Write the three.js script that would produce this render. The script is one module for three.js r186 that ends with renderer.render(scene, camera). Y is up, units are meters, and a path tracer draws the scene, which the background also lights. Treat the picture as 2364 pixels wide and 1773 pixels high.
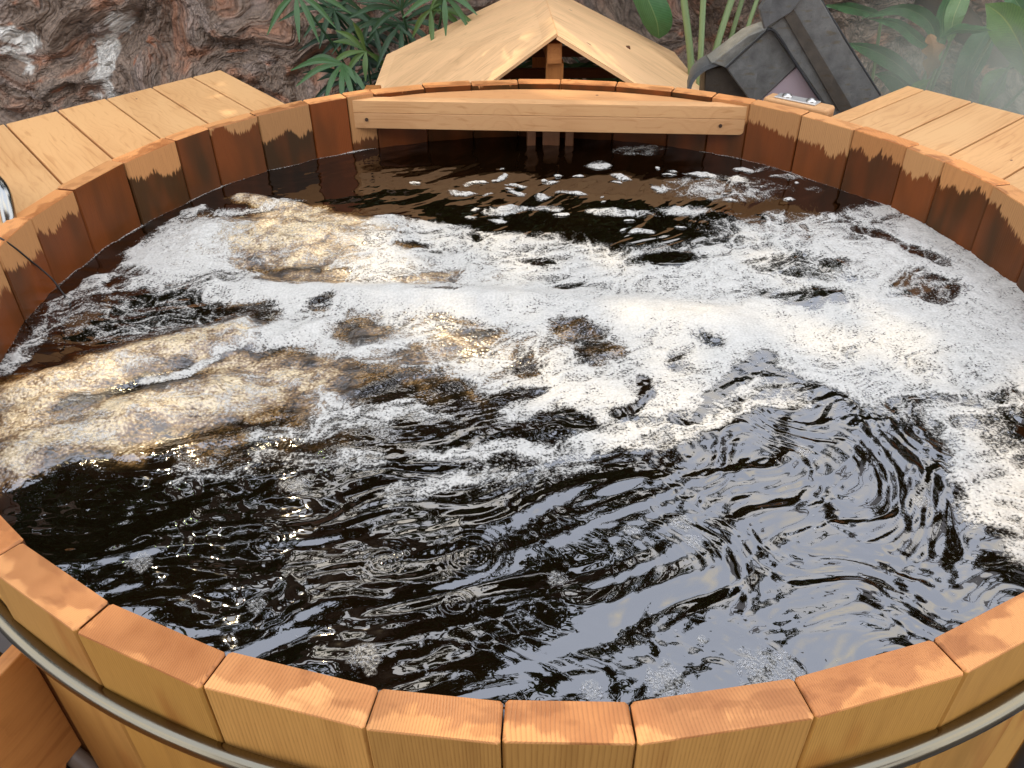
import * as THREE from 'three';
import { mergeGeometries } from 'three/addons/utils/BufferGeometryUtils.js';
import { RoundedBoxGeometry } from 'three/addons/geometries/RoundedBoxGeometry.js';

// ---------------------------------------------------------------- camera, sky, sun, exposure
const scene = new THREE.Scene();
const camera = new THREE.PerspectiveCamera(50.05, 4 / 3, 0.05, 200);
camera.position.set(-0.028, 0.625, 1.304);                 // the rim of the tub is y = 0
camera.rotation.set(-0.6283, 0.0198, -0.0114, 'YXZ');
const renderer = new THREE.WebGLRenderer({ antialias: true });
renderer.toneMapping = THREE.LinearToneMapping;
renderer.toneMappingExposure = 0.52;
renderer.shadowMap.enabled = true;
const SUN_AZ = -26, SUN_EL = 48, SKY = 5.3;
const sunDir = new THREE.Vector3(Math.sin(rad(SUN_AZ)) * Math.cos(rad(SUN_EL)), Math.sin(rad(SUN_EL)), -Math.cos(rad(SUN_AZ)) * Math.cos(rad(SUN_EL)));
const sun = new THREE.DirectionalLight(new THREE.Color().setRGB(1, 0.78, 0.48), 5);
sun.position.copy(sunDir).multiplyScalar(12);
sun.castShadow = true; sun.shadow.radius = 1.2; sun.shadow.mapSize.set(2048, 2048);
Object.assign(sun.shadow.camera, { left: -5, right: 5, top: 5, bottom: -5, near: 0.5, far: 30 });
scene.add(sun);

// ---------------------------------------------------------------- small helpers
function rad(d) { return d * Math.PI / 180; }
function rng(seed) { let a = seed >>> 0; return () => { a = (a + 0x6D2B79F5) | 0; let t = Math.imul(a ^ (a >>> 15), 1 | a); t = (t + Math.imul(t ^ (t >>> 7), 61 | t)) ^ t; return ((t ^ (t >>> 14)) >>> 0) / 4294967296; }; }
const clamp = (x, a = 0, b = 1) => x < a ? a : x > b ? b : x;
const lerp = (a, b, t) => a + (b - a) * t;
const ss = (a, b, x) => { const t = clamp((x - a) / (b - a)); return t * t * (3 - 2 * t); };
const PERM = new Uint8Array(512); { const r = rng(77), p = [...Array(256).keys()]; for (let i = 255; i > 0; i--) { const j = Math.floor(r() * (i + 1)); [p[i], p[j]] = [p[j], p[i]]; } for (let i = 0; i < 512; i++) PERM[i] = p[i & 255]; }
const GX = new Float32Array(256), GY = new Float32Array(256); for (let i = 0; i < 256; i++) { GX[i] = Math.cos(i * 2.39996); GY[i] = Math.sin(i * 2.39996); }
function noise(x, y) {                                     // gradient noise, about -0.7 .. 0.7
  const xf = Math.floor(x), yf = Math.floor(y), fx = x - xf, fy = y - yf, X = xf & 255, Y = yf & 255;
  const a = PERM[PERM[X] + Y], b = PERM[PERM[X + 1] + Y], c = PERM[PERM[X] + Y + 1], d = PERM[PERM[X + 1] + Y + 1];
  const u = fx * fx * fx * (fx * (fx * 6 - 15) + 10), v = fy * fy * fy * (fy * (fy * 6 - 15) + 10);
  const n0 = GX[a] * fx + GY[a] * fy, n1 = GX[b] * (fx - 1) + GY[b] * fy, n2 = GX[c] * fx + GY[c] * (fy - 1), n3 = GX[d] * (fx - 1) + GY[d] * (fy - 1);
  return lerp(lerp(n0, n1, u), lerp(n2, n3, u), v);
}
function fbm(x, y, o = 4) { let s = 0, a = 0.5; for (let i = 0; i < o; i++) { s += a * noise(x, y); x = x * 2.03 + 17.3; y = y * 2.03 - 9.1; a *= 0.5; } return s; }
function ridge(x, y, o = 4) { let s = 0, a = 0.5; for (let i = 0; i < o; i++) { s += a * (1 - 2.2 * Math.abs(noise(x, y))); x = x * 2.1 + 5.7; y = y * 2.1 + 3.3; a *= 0.5; } return s; }
function hash2(i, j) { return PERM[PERM[i & 255] + (j & 255)] / 255; }
function cells(x, y) {                                     // distances to the nearest and second nearest cell point
  const xi = Math.floor(x), yi = Math.floor(y); let d1 = 9, d2 = 9;
  for (let j = -1; j < 2; j++) for (let i = -1; i < 2; i++) {
    const dx = xi + i + hash2(xi + i, yi + j) - x, dy = yi + j + hash2(xi + i + 57, yi + j + 131) - y, d = dx * dx + dy * dy;
    if (d < d1) { d2 = d1; d1 = d; } else if (d < d2) d2 = d;
  }
  return [Math.sqrt(d1), Math.sqrt(d2)];
}
const toS = (v) => { v = clamp(v); return 255 * (v <= 0.0031308 ? 12.92 * v : 1.055 * Math.pow(v, 1 / 2.4) - 0.055); };
const S_LUT = new Uint8ClampedArray(4097); for (let i = 0; i <= 4096; i++) S_LUT[i] = toS(i / 4096);
const enc = (v) => S_LUT[v <= 0 ? 0 : v >= 1 ? 4096 : (v * 4096) | 0];
function colorTex(w, h, f, wrap = THREE.RepeatWrapping) {   // f(x, y, out) writes linear r g b [a]
  const d = new Uint8Array(w * h * 4), o = [0, 0, 0, 1];
  for (let y = 0, k = 0; y < h; y++) for (let x = 0; x < w; x++, k += 4) { o[3] = 1; f(x, y, o); d[k] = enc(o[0]); d[k + 1] = enc(o[1]); d[k + 2] = enc(o[2]); d[k + 3] = 255 * clamp(o[3]); }
  const t = new THREE.DataTexture(d, w, h); t.colorSpace = THREE.SRGBColorSpace;
  return finish(t, wrap);
}
function finish(t, wrap) { t.wrapS = t.wrapT = wrap; t.magFilter = THREE.LinearFilter; t.minFilter = THREE.LinearFilter; t.needsUpdate = true; return t; }
function grayTex(w, h, f, wrap = THREE.RepeatWrapping) {
  const d = new Uint8Array(w * h * 4);
  for (let y = 0, k = 0; y < h; y++) for (let x = 0; x < w; x++, k += 4) { const v = 255 * clamp(f(x, y)); d[k] = d[k + 1] = d[k + 2] = v; d[k + 3] = 255; }
  return finish(new THREE.DataTexture(d, w, h), wrap);
}
function floatTex(w, h, f, wrap = THREE.ClampToEdgeWrapping) {
  const d = new Float32Array(w * h * 4);
  for (let y = 0, k = 0; y < h; y++) for (let x = 0; x < w; x++, k += 4) { d[k] = d[k + 1] = d[k + 2] = f(x, y); d[k + 3] = 1; }
  return finish(new THREE.DataTexture(d, w, h, THREE.RGBAFormat, THREE.FloatType), wrap);
}
const rgb = (r, g, b) => new THREE.Color().setRGB(r, g, b);
const names = {};
function numbered(n) { const k = names[n] = (names[n] ?? -1) + 1; return k ? n + '_' + String(k).padStart(3, '0') : n; }
function thing(name, label, category, pos = [0, 0, 0], group) {
  const o = new THREE.Group(); o.name = numbered(name); o.position.set(...pos); scene.add(o);
  o.userData = { label, category }; if (group) o.userData.group = group;
  return o;
}
function part(name, geo, mat, parent, label) {
  const m = new THREE.Mesh(geo, mat); m.name = name; m.castShadow = m.receiveShadow = true; parent.add(m);
  if (label) m.userData.label = label;
  return m;
}
function setting(name, geo, mat, label, category, kind = 'structure') {
  const m = part(name, geo, mat, scene); m.userData = { label, category, kind }; return m;
}
// triangles gathered one by one, with their own uv
class Tris {
  constructor() { this.p = []; this.u = []; }
  tri(a, b, c, ua, ub, uc) { this.p.push(...a, ...b, ...c); this.u.push(...ua, ...ub, ...uc); }
  quad(a, b, c, d, ua, ub, uc, ud) { this.tri(a, b, c, ua, ub, uc); this.tri(a, c, d, ua, uc, ud); }
  done() { const g = new THREE.BufferGeometry(); g.setAttribute('position', new THREE.Float32BufferAttribute(this.p, 3)); g.setAttribute('uv', new THREE.Float32BufferAttribute(this.u, 2)); g.computeVertexNormals(); return g; }
}
function box(w, h, d, r = 0.003) { return new RoundedBoxGeometry(w, h, d, 2, Math.min(r, w / 2.1, h / 2.1, d / 2.1)); }
const v3 = (a) => new THREE.Vector3(...a);
function bar(a, b, w, h, r = 0.003) {                       // a squared timber from a to b
  const A = v3(a), B = v3(b), g = box(w, h, A.distanceTo(B), r), m = new THREE.Matrix4().lookAt(A, B, new THREE.Vector3(0, 1, 0.001)); m.setPosition(A.clone().add(B).multiplyScalar(0.5));
  g.applyMatrix4(m); return g;
}
function tube(pts, r, n = 40, sides = 10) { return new THREE.TubeGeometry(new THREE.CatmullRomCurve3(pts.map(v3)), n, r, sides); }

// ---------------------------------------------------------------- sky
{
  const w = 1024, h = 512, d = new Float32Array(w * h * 4);
  for (let j = 0; j < h; j++) for (let i = 0; i < w; i++) {
    const el = ((j + 0.5) / h - 0.5) * Math.PI, az = ((i + 0.5) / w - 0.5) * 2 * Math.PI;
    const s = Math.max(0.05, Math.sin(el)), cx = Math.cos(az) * Math.cos(el) / (s + 0.25), cz = Math.sin(az) * Math.cos(el) / (s + 0.25);
    const c = ss(-0.12, 0.32, fbm(cx * 1.3 + 3.1, cz * 1.3 + 7.7, 5)), k = (j * w + i) * 4, e = el > 0 ? 1 : 0.35;
    d[k] = SKY * e * lerp(0.73, 1.12, c); d[k + 1] = SKY * e * lerp(0.79, 1.02, c); d[k + 2] = SKY * e * lerp(0.94, 0.86, c); d[k + 3] = 1;
  }
  const t = finish(new THREE.DataTexture(d, w, h, THREE.RGBAFormat, THREE.FloatType), THREE.RepeatWrapping);
  t.mapping = THREE.EquirectangularReflectionMapping; scene.background = t; scene.environment = t;
}

// ---------------------------------------------------------------- wood textures
// vertical-grain cedar: v runs across the board, u along it, both in metres
function ring(t) { const f = t - Math.floor(t); return f < 0.7 ? f * f * 0.9 : 1 - (f - 0.7) / 0.3; }
function grainAt(u, v, s, freq) {
  const w = fbm(v * 9 + s, u * 1.3 + s * 1.7, 2) * 5 + fbm(v * 30 - s, u * 3 + s, 2) * 1.2;
  return 0.75 * ring(v * freq + w + s * 13) + 0.25 * (0.5 + noise(v * 900 + s, u * 28));
}
function boardTex(w, h, mu, mv, dry, dark, seed, knots, freq, cathedral) {
  const K = []; const r = rng(seed); for (let i = 0; i < knots; i++) K.push([r() * mu, r() * mv, 0.003 + r() * 0.005]);
  return colorTex(w, h, (x, y, o) => {
    let u = x / w * mu, v = y / h * mv, kn = 0;
    for (const [ku, kv, kr] of K) { const du = (u - ku) * 0.55, dv = v - kv, d = Math.hypot(du, dv); v += dv / (d + 0.002) * kr * 0.9 * Math.exp(-d * d / (kr * kr * 9)); kn = Math.max(kn, 1 - ss(kr * 0.7, kr * 1.2, Math.hypot(du * 1.8, v - kv))); }
    // wrapped along u so the board texture tiles
    const a = u / mu * 2 * Math.PI, cu = Math.cos(a) * mu / 6.283, su = Math.sin(a) * mu / 6.283;
    const warp = fbm(v * 4 + seed, cu * 2.4 + 5, 2) * cathedral + fbm(v * 4 - seed, su * 2.4, 2) * cathedral + fbm(v * 22 + seed, cu * 7 + su * 5, 2) * 0.9;
    const g = clamp(ring(v * freq + warp * 4)), fib = noise(v * 700, cu * 40 + su * 31) * 0.5 + noise(v * 1500 + 9, cu * 90 + su * 70) * 0.3;
    const blot = fbm(v * 7 + 2 * seed, cu * 3 + 40, 3) + fbm(v * 9, su * 3.5 + 70 + seed, 3), fleck = ss(0.28, 0.45, noise(v * 130 + seed, cu * 9 + su * 8)) * 0.45, t = clamp(0.32 * g + 0.34 * fib + 0.8 * blot + 0.08 + fleck);
    for (let c = 0; c < 3; c++) o[c] = lerp(lerp(dry[c], dark[c], t), [0.09, 0.035, 0.015][c], kn);
  });
}
const deckTex = boardTex(1536, 768, 1.6, 0.8, [0.66, 0.41, 0.19], [0.47, 0.245, 0.09], 5, 13, 70, 0.8);
const plyTex = boardTex(1024, 512, 1.6, 0.8, [0.82, 0.60, 0.34], [0.50, 0.34, 0.18], 31, 4, 24, 1.8);
const orangePlyTex = boardTex(768, 512, 1.0, 0.66, [0.56, 0.25, 0.068], [0.33, 0.12, 0.026], 83, 1, 17, 3.6);
const woodBump = grayTex(512, 512, (x, y) => 0.5 + 0.4 * noise(y * 0.35, x * 0.03) + 0.3 * noise(y * 0.8 + 50, x * 0.07));
const tint = (tex, c, rough = 0.62) => { const b = woodBump.clone(); b.repeat.set(3, 3); return new THREE.MeshStandardMaterial({ map: tex, color: rgb(...c), roughness: rough, bumpMap: b, bumpScale: 0.0004 }); };

// ---------------------------------------------------------------- the tub: staves on a not quite round ring
const R = 0.9, T = 0.039, WATER = -0.14, GROUND = -1.05;
const RT = [[-180, 0.98], [-170, 0.986], [-160, 1.0], [-150, 1.01], [-140, 1.018], [-125, 1.03], [-110, 1.028], [-94, 1.03], [-70, 1.018], [-37, 1.003], [0, 1.0], [40, 1.0], [70, 0.996], [103, 0.987], [118, 0.979], [130, 0.972], [144, 0.975], [157, 0.975], [170, 0.975], [180, 0.98]];
function rIn(deg) { deg = ((deg + 540) % 360) - 180; for (let i = 1; i < RT.length; i++) if (deg <= RT[i][0]) { const [a, x] = RT[i - 1], [b, y] = RT[i]; return R * lerp(x, y, ss(0, 1, (deg - a) / (b - a))); } return R * 0.98; }
const polar = (deg, r, y = 0) => [r * Math.sin(rad(deg)), y, r * Math.cos(rad(deg))];
const JOINTS = [-177, -169.2, -161.4, -153, -148.6, -142.4, -133.9, -126.1, -120.4, -111.4, -102.3, -94.3, -86.5, -78, -70, -61.5, -53.5, -46, -37.2, -28, -19.1, -9.8, -2.9, 3.8, 13.1, 22.2, 31.2, 40, 49, 58, 67, 76, 85, 94, 103, 111.5, 117.7, 126.5, 135.3, 144, 150.4, 157.2, 166.6, 175.9, 183];
// how far down from the rim each stave's inner face is dry (fraction of the freeboard), and its hue when wet: 0 brown .. 1 red
const DRY = { '-74': [0.3, 0.8], '-82': [0.5, 0.8], '-90': [0.42, 0.6], '-98': [0.3, 0.5], '-107': [-0.3, 0.95], '-116': [0.38, 0.05], '-123': [-0.2, 0.55], '-130': [0.12, 0.75], '-138': [0.42, 0.15], '-146': [-0.2, 1], '-151': [0.8, 0.4], '147': [0.42, 0.4], '140': [0.38, 0.75], '131': [0.45, 0.7], '122': [0.3, 0.45], '115': [0.34, 0.75], '107': [0.28, 0.15], '99': [0.33, 0.7] };
function makeAtlas(cw, ch, per, rows, yTop, yIn, mTop, mIn, mOut, list) {   // bands of a cell: top [0, yTop), inner [yTop, yIn), outer [yIn, ch)
  const W = cw * per, H = ch * rows, col = new Uint8Array(W * H * 4), rou = new Uint8Array(W * H * 4), bum = new Uint8Array(W * H * 4);
  list.forEach((s, n) => {
    const x0 = (n % per) * cw, y0 = Math.floor(n / per) * ch, q = s.seed, r = rng(1000 + q * 97);
    const freq = 190 + r() * 240, tilt = (r() - 0.5) * 0.9, curv = (r() - 0.5) * 9, warm = r(), lum = 0.86 + r() * 0.3;
    const dry = [0.60 * lum, lerp(0.285, 0.245, warm) * lum, lerp(0.105, 0.078, warm) * lum];
    const lineStrength = 0.35 + 0.5 * r(), wetTop = s.wetTop;
    for (let y = 0; y < ch; y++) for (let x = 0; x < cw; x++) {
      const v = (x + 0.5) / cw * s.width; let g, wet = 0, c, b, wc;
      if (y < yTop) {                                       // end grain; y = 0 is the inner edge
        const u = y / yTop * mTop;
        g = ring((v + tilt * u + curv * (u - 0.02) * (u - 0.02)) * freq * 1.15 + fbm(v * 25 + q, u * 14, 2) * 1.4) * lineStrength * 1.25 + 0.12 * noise(v * 1100 + q, u * 700);
        const edge = 1 - u / mTop, n1 = fbm(v * 17 + q * 3.1, u * 26 + q, 3) * 1.0 + noise(v * 160 + q, u * 60) * 0.07;
        wet = ss(-0.02, 0.13, edge * 0.62 - 0.5 + wetTop * 0.62 + n1 + 0.09 * (g - 0.3)) * (0.72 + 0.5 * fbm(v * 40 + q, u * 40, 2));
        c = dry.map((k) => k * lerp(1.14, 0.6, clamp(g))); wc = [0.56, 0.465, 0.43]; { const st = ss(0.08, 0.2, fbm(v * 13 + q * 5, u * 30 + q, 4)) * 0.5; c = c.map((k, i) => k * lerp(1, [0.62, 0.55, 0.52][i], st)); } b = 0.6 - 0.35 * g;
      } else if (y < yIn) {                                 // inner face, downwards
        const u = (y - yTop) / (yIn - yTop) * mIn;
        g = grainAt(u, v, q, freq);
        const comb = Math.abs(noise(v * 95 + q, 3.3)) * 0.026 + Math.abs(noise(v * 330 + q, 8.3)) * 0.018, line = s.dry * 0.14 + 0.006 + fbm(v * (9 + 13 * s.wob) + q, 1.1, 3) * (0.05 + 0.05 * s.wob) + (s.wob - 0.5) * (v / s.width - 0.5) * 0.05 - comb * (0.6 + 1.2 * Math.abs(noise(v * 24 + q, 7))) + 0.008 * noise(v * 420, u * 18 + q);
        wet = ss(-0.003 - 0.004 * Math.abs(noise(v * 40 + q, 2)), 0.003, u - line);
        c = dry.map((k, i) => k * lerp(1.05, 0.7, clamp(g)) * [0.74, 0.8, 0.86][i]); b = 0.55 - 0.2 * g;
        const hue = clamp(s.red + fbm(v * 14 + q * 2, u * 4, 3) * 1.5 + (g - 0.4) * 0.4);
        wc = [lerp(0.12, 0.40, hue), lerp(0.11, 0.215, hue), lerp(0.085, 0.12, hue)];
      } else {                                              // outer face
        const u = (y - yIn) / (ch - yIn) * mOut;
        g = grainAt(u, v, q + 5, freq) * 0.85 + 1.1 * Math.max(0, fbm(v * 30 + q, u * 2.2, 3) - 0.02) ;
        c = [0.50 * lum, 0.265 * lum, lerp(0.075, 0.055, warm) * lum].map((k, i) => k * lerp(1.1, [0.62, 0.54, 0.45][i], clamp(g * 0.95)));
        const stain = ss(0.1, 0.3, fbm(v * 11 + q * 7, u * 4 + q, 3)); c = c.map((k, i) => k * lerp(1, [0.82, 0.68, 0.6][i], stain)); wc = [1, 1, 1]; b = 0.55 - 0.25 * g;
      }
      const k = ((y0 + y) * W + x0 + x) * 4;
      for (let i = 0; i < 3; i++) { col[k + i] = enc(c[i] * lerp(1, wc[i], wet)); rou[k + i] = 255 * lerp(0.62, 0.34, wet); bum[k + i] = 255 * clamp(b); }
      col[k + 3] = rou[k + 3] = bum[k + 3] = 255;
    }
    s.uv = (px, py) => [(x0 + clamp(px, 1.5, cw - 1.5)) / W, (y0 + py) / H];
    s.cell = { cw, ch, yTop, yIn, mIn, mOut };
  });
  const mk = (d, srgb) => { const t = new THREE.DataTexture(d, W, H); if (srgb) t.colorSpace = THREE.SRGBColorSpace; return finish(t, THREE.ClampToEdgeWrapping); };
  return new THREE.MeshPhysicalMaterial({ map: mk(col, true), roughnessMap: mk(rou), roughness: 1, bumpMap: mk(bum), bumpScale: 0.0007, ior: 1.3 });
}
const tub = thing('hot_tub', 'round cedar hot tub of upright wooden staves held by a steel hoop', 'hot tub');
const staves = [];
for (let i = 0; i + 1 < JOINTS.length; i++) {
  const a0 = JOINTS[i], a1 = JOINTS[i + 1], mid = (a0 + a1) / 2, r = rng(300 + i), key = String(Math.round(mid > 180 ? mid - 360 : mid)), d = Object.entries(DRY).find(([k]) => Math.abs(+k - mid) < 1.6);
  const front = mid > -83 && mid < 58;
  staves.push({ a0, a1, mid, front, seed: i + 1, width: (R + T) * rad(a1 - a0), dry: d ? d[1][0] : -0.3 + r() * 0.3, red: d ? d[1][1] : 0.25 + 0.4 * r(), wetTop: front ? 0.25 + r() * 0.75 : -0.25 + 0.75 * r(), dy: (r() - 0.5) * 0.003, dr: (r() - 0.5) * 0.003, skew: (r() - 0.5) * 0.003, wob: r() });
}
const OVER = { '-32.6': 0.55, '-23.5': 0.95, '-14.4': 0.45, '-6.3': 0.5, '0.5': 0.62, '8.5': 0.9, '17.6': 0.62, '26.7': 0.35, '-41.6': 0.7 };
for (const s of staves) for (const [k, w] of Object.entries(OVER)) if (Math.abs(+k - s.mid) < 0.6) s.wetTop = w;
const matFront = makeAtlas(256, 512, 8, 2, 84, 132, T, 0.2, 0.42, staves.filter((s) => s.front));
const matBack = makeAtlas(128, 512, 16, 2, 56, 424, T, 0.22, 0.4, staves.filter((s) => !s.front));
function staveGeometry(s) {
  const t = new Tris(), gap = s.front ? 0.035 : 0.055, a = s.a0 + gap, b = s.a1 - gap, ra = rIn(s.a0) + s.dr + s.skew, rb = rIn(s.a1) + s.dr - s.skew;
  const P = (deg, r) => [r * Math.sin(rad(deg)), r * Math.cos(rad(deg))];
  const i0 = P(a, ra), i1 = P(b, rb), o1 = P(b, rb + T), o0 = P(a, ra + T), mix = (p, q, k) => [lerp(p[0], q[0], k), lerp(p[1], q[1], k)];
  const w = Math.hypot(i1[0] - i0[0], i1[1] - i0[1]), c = 0.0024 / w, ct = 0.0024 / T;
  // section counter-clockwise from the inner face; f = across, e = through
  const sec = [[mix(i0, i1, c), c, 0, 'in'], [mix(i1, i0, c), 1 - c, 0, 'side'], [mix(i1, o1, ct), 1, ct, 'side'], [mix(o1, i1, ct), 1, 1 - ct, 'side'], [mix(o1, o0, c), 1 - c, 1, 'out'], [mix(o0, o1, c), c, 1, 'side'], [mix(o0, i0, ct), 0, 1 - ct, 'side'], [mix(i0, o0, ct), 0, ct, 'side']];
  const cen = [(i0[0] + o1[0]) / 2, (i0[1] + o1[1]) / 2], K = s.cell;
  const rings = [[0.0022, 0], [0.0017, -0.0003], [0.0008, -0.001], [0.0002, -0.002], [0, -0.003], [0, -0.2], [0, -0.38], [0, GROUND]];
  const at = (k, [inset, y]) => { const [p] = sec[k], dx = cen[0] - p[0], dz = cen[1] - p[1], L = Math.hypot(dx, dz); return [p[0] + dx / L * inset * 1.25, y + (y > -0.1 ? s.dy : 0), p[1] + dz / L * inset * 1.25]; };
  const uvTop = (k) => s.uv(sec[k][1] * K.cw, 1.5 + clamp(sec[k][2], 0.06, 0.94) * (K.yTop - 3));
  const uvSide = (k, kind, y) => kind === 'in' || (kind === 'side' && sec[k][2] < 0.5) ? s.uv(sec[k][1] * K.cw, K.yTop + 2 + clamp(-y / K.mIn) * (K.yIn - K.yTop - 4)) : s.uv(sec[k][1] * K.cw, K.yIn + 2 + clamp(-y / K.mOut) * (K.ch - K.yIn - 4));
  for (let k = 1; k + 1 < 8; k++) t.tri(at(0, rings[0]), at(k, rings[0]), at(k + 1, rings[0]), uvTop(0), uvTop(k), uvTop(k + 1));
  for (let m = 0; m + 1 < rings.length; m++) for (let k = 0; k < 8; k++) {
    const n = (k + 1) % 8, A = rings[m], B = rings[m + 1], kind = sec[k][3];
    const u = m < 3 ? [uvTop(k), uvTop(n), uvTop(n), uvTop(k)] : [uvSide(k, kind, A[1]), uvSide(n, kind, A[1]), uvSide(n, kind, B[1]), uvSide(k, kind, B[1])];
    t.quad(at(k, A), at(k, B), at(n, B), at(n, A), u[0], u[3], u[2], u[1]);
  }
  return t.done();
}
for (const s of staves) part('stave', staveGeometry(s), s.front ? matFront : matBack, tub);
const steel = new THREE.MeshPhysicalMaterial({ color: rgb(0.19, 0.17, 0.125), metalness: 1, roughness: 0.27, roughnessMap: grayTex(512, 64, (x, y) => 0.8 + 0.5 * noise(x * 0.02, y * 0.4) + 0.25 * noise(x * 0.3, y * 0.5)) });
steel.roughnessMap.repeat.set(14, 1);
function hoop(y, r) {
  const pts = []; for (let a = -180; a < 180; a += 4) pts.push(new THREE.Vector3(...polar(a, rIn(a) + T + r * 0.82, y)));
  return new THREE.TubeGeometry(new THREE.CatmullRomCurve3(pts, true), 360, r, 14, true);
}
part('hoop', hoop(-0.09, 0.0098), steel, tub, 'upper round steel hoop just below the rim');
part('hoop', hoop(-0.62, 0.0115), steel, tub);
// the curved shelf at the far side
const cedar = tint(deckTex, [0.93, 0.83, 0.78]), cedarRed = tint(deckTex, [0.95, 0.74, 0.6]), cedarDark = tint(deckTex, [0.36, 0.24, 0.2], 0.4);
{
  const L = [-.473, -.012, -.782], Q = [0.511, -.012, -.715], shelf = new THREE.Group(); shelf.name = 'shelf'; tub.add(shelf);
  const ax = Math.atan2(Q[2] - L[2], Q[0] - L[0]), len = Math.hypot(Q[0] - L[0], Q[2] - L[2]);
  shelf.position.set(L[0], -0.011, L[2]); shelf.rotation.y = -ax;
  const mk = (h, y) => { const s = new THREE.Shape(), r = h > 0.035 ? 0.012 : 0.002; s.moveTo(0.001, 0); s.lineTo(len - 0.001, 0); s.lineTo(len, -h + r); s.quadraticCurveTo(len, -h, len - r, -h); s.lineTo(r, -h); s.quadraticCurveTo(0, -h, 0, -h + r); s.closePath(); const g = new THREE.ExtrudeGeometry(s, { depth: 0.03, bevelEnabled: true, bevelSize: 0.0016, bevelThickness: 0.0016, bevelSegments: 2, curveSegments: 6 }); g.translate(0, y, -0.0316); return g; };
  part('upper_board', mk(0.028, 0), cedar, shelf); part('lower_board', mk(0.036, -0.0315), tint(deckTex, [0.84, 0.74, 0.7]), shelf);
  const top = new THREE.Shape(); top.moveTo(0.002, 0.033); top.lineTo(len - 0.002, 0.033);
  const inv = (deg) => { const [x, , z] = polar(deg, rIn(deg) - 0.003), dx = x - L[0], dz = z - L[2]; return [dx * Math.cos(ax) + dz * Math.sin(ax), dx * Math.sin(ax) - dz * Math.cos(ax)]; };
  for (let a = 145; a <= 211; a += 3) { const [x, y] = inv(a); if (y > 0.036 && x > 0 && x < len) top.lineTo(x, y); }
  top.closePath();
  const g = new THREE.ExtrudeGeometry(top, { depth: 0.024, bevelEnabled: false }); g.rotateX(-Math.PI / 2); g.translate(0, -0.026, 0);
  part('top_board', g, cedarRed, shelf);
  const plug = new THREE.CylinderGeometry(0.0045, 0.0045, 0.002, 12); plug.rotateX(Math.PI / 2);
  const dark = new THREE.MeshStandardMaterial({ color: rgb(0.05, 0.022, 0.01), roughness: 0.7 });
  for (const x of [0.042, len - 0.058]) part('screw_plug', plug.clone().translate(x, -0.046, 0.0022), dark, shelf);
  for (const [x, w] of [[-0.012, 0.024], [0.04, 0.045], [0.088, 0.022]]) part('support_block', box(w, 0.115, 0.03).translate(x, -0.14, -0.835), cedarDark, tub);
}
// bracket outside the rim
{
  const a = [0.558, 0.006, -.746], b = [0.678, 0.006, -.645], g = new THREE.Group(); g.name = 'bracket'; tub.add(g);
  g.position.set((a[0] + b[0]) / 2 + 0.016, 0.004, (a[2] + b[2]) / 2 - 0.02); g.rotation.y = -Math.atan2(b[2] - a[2], b[0] - a[0]);
  part('block', box(0.165, 0.05, 0.05, 0.008).translate(0, -0.025, 0), cedar, g);
  part('plate', box(0.105, 0.004, 0.034, 0.0015).translate(-0.005, 0.0022, 0), new THREE.MeshStandardMaterial({ color: rgb(0.62, 0.6, 0.56), metalness: 0.8, roughness: 0.42 }), g);
  const bolt = new THREE.SphereGeometry(0.0125, 16, 8, 0, Math.PI * 2, 0, Math.PI / 2).scale(1, 0.62, 1);
  const zinc = new THREE.MeshStandardMaterial({ color: rgb(0.6, 0.58, 0.55), metalness: 1, roughness: 0.3 });
  for (const x of [-0.032, 0.03]) part('bolt', bolt.clone().translate(x, 0.0043, 0), zinc, g);
}
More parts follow.
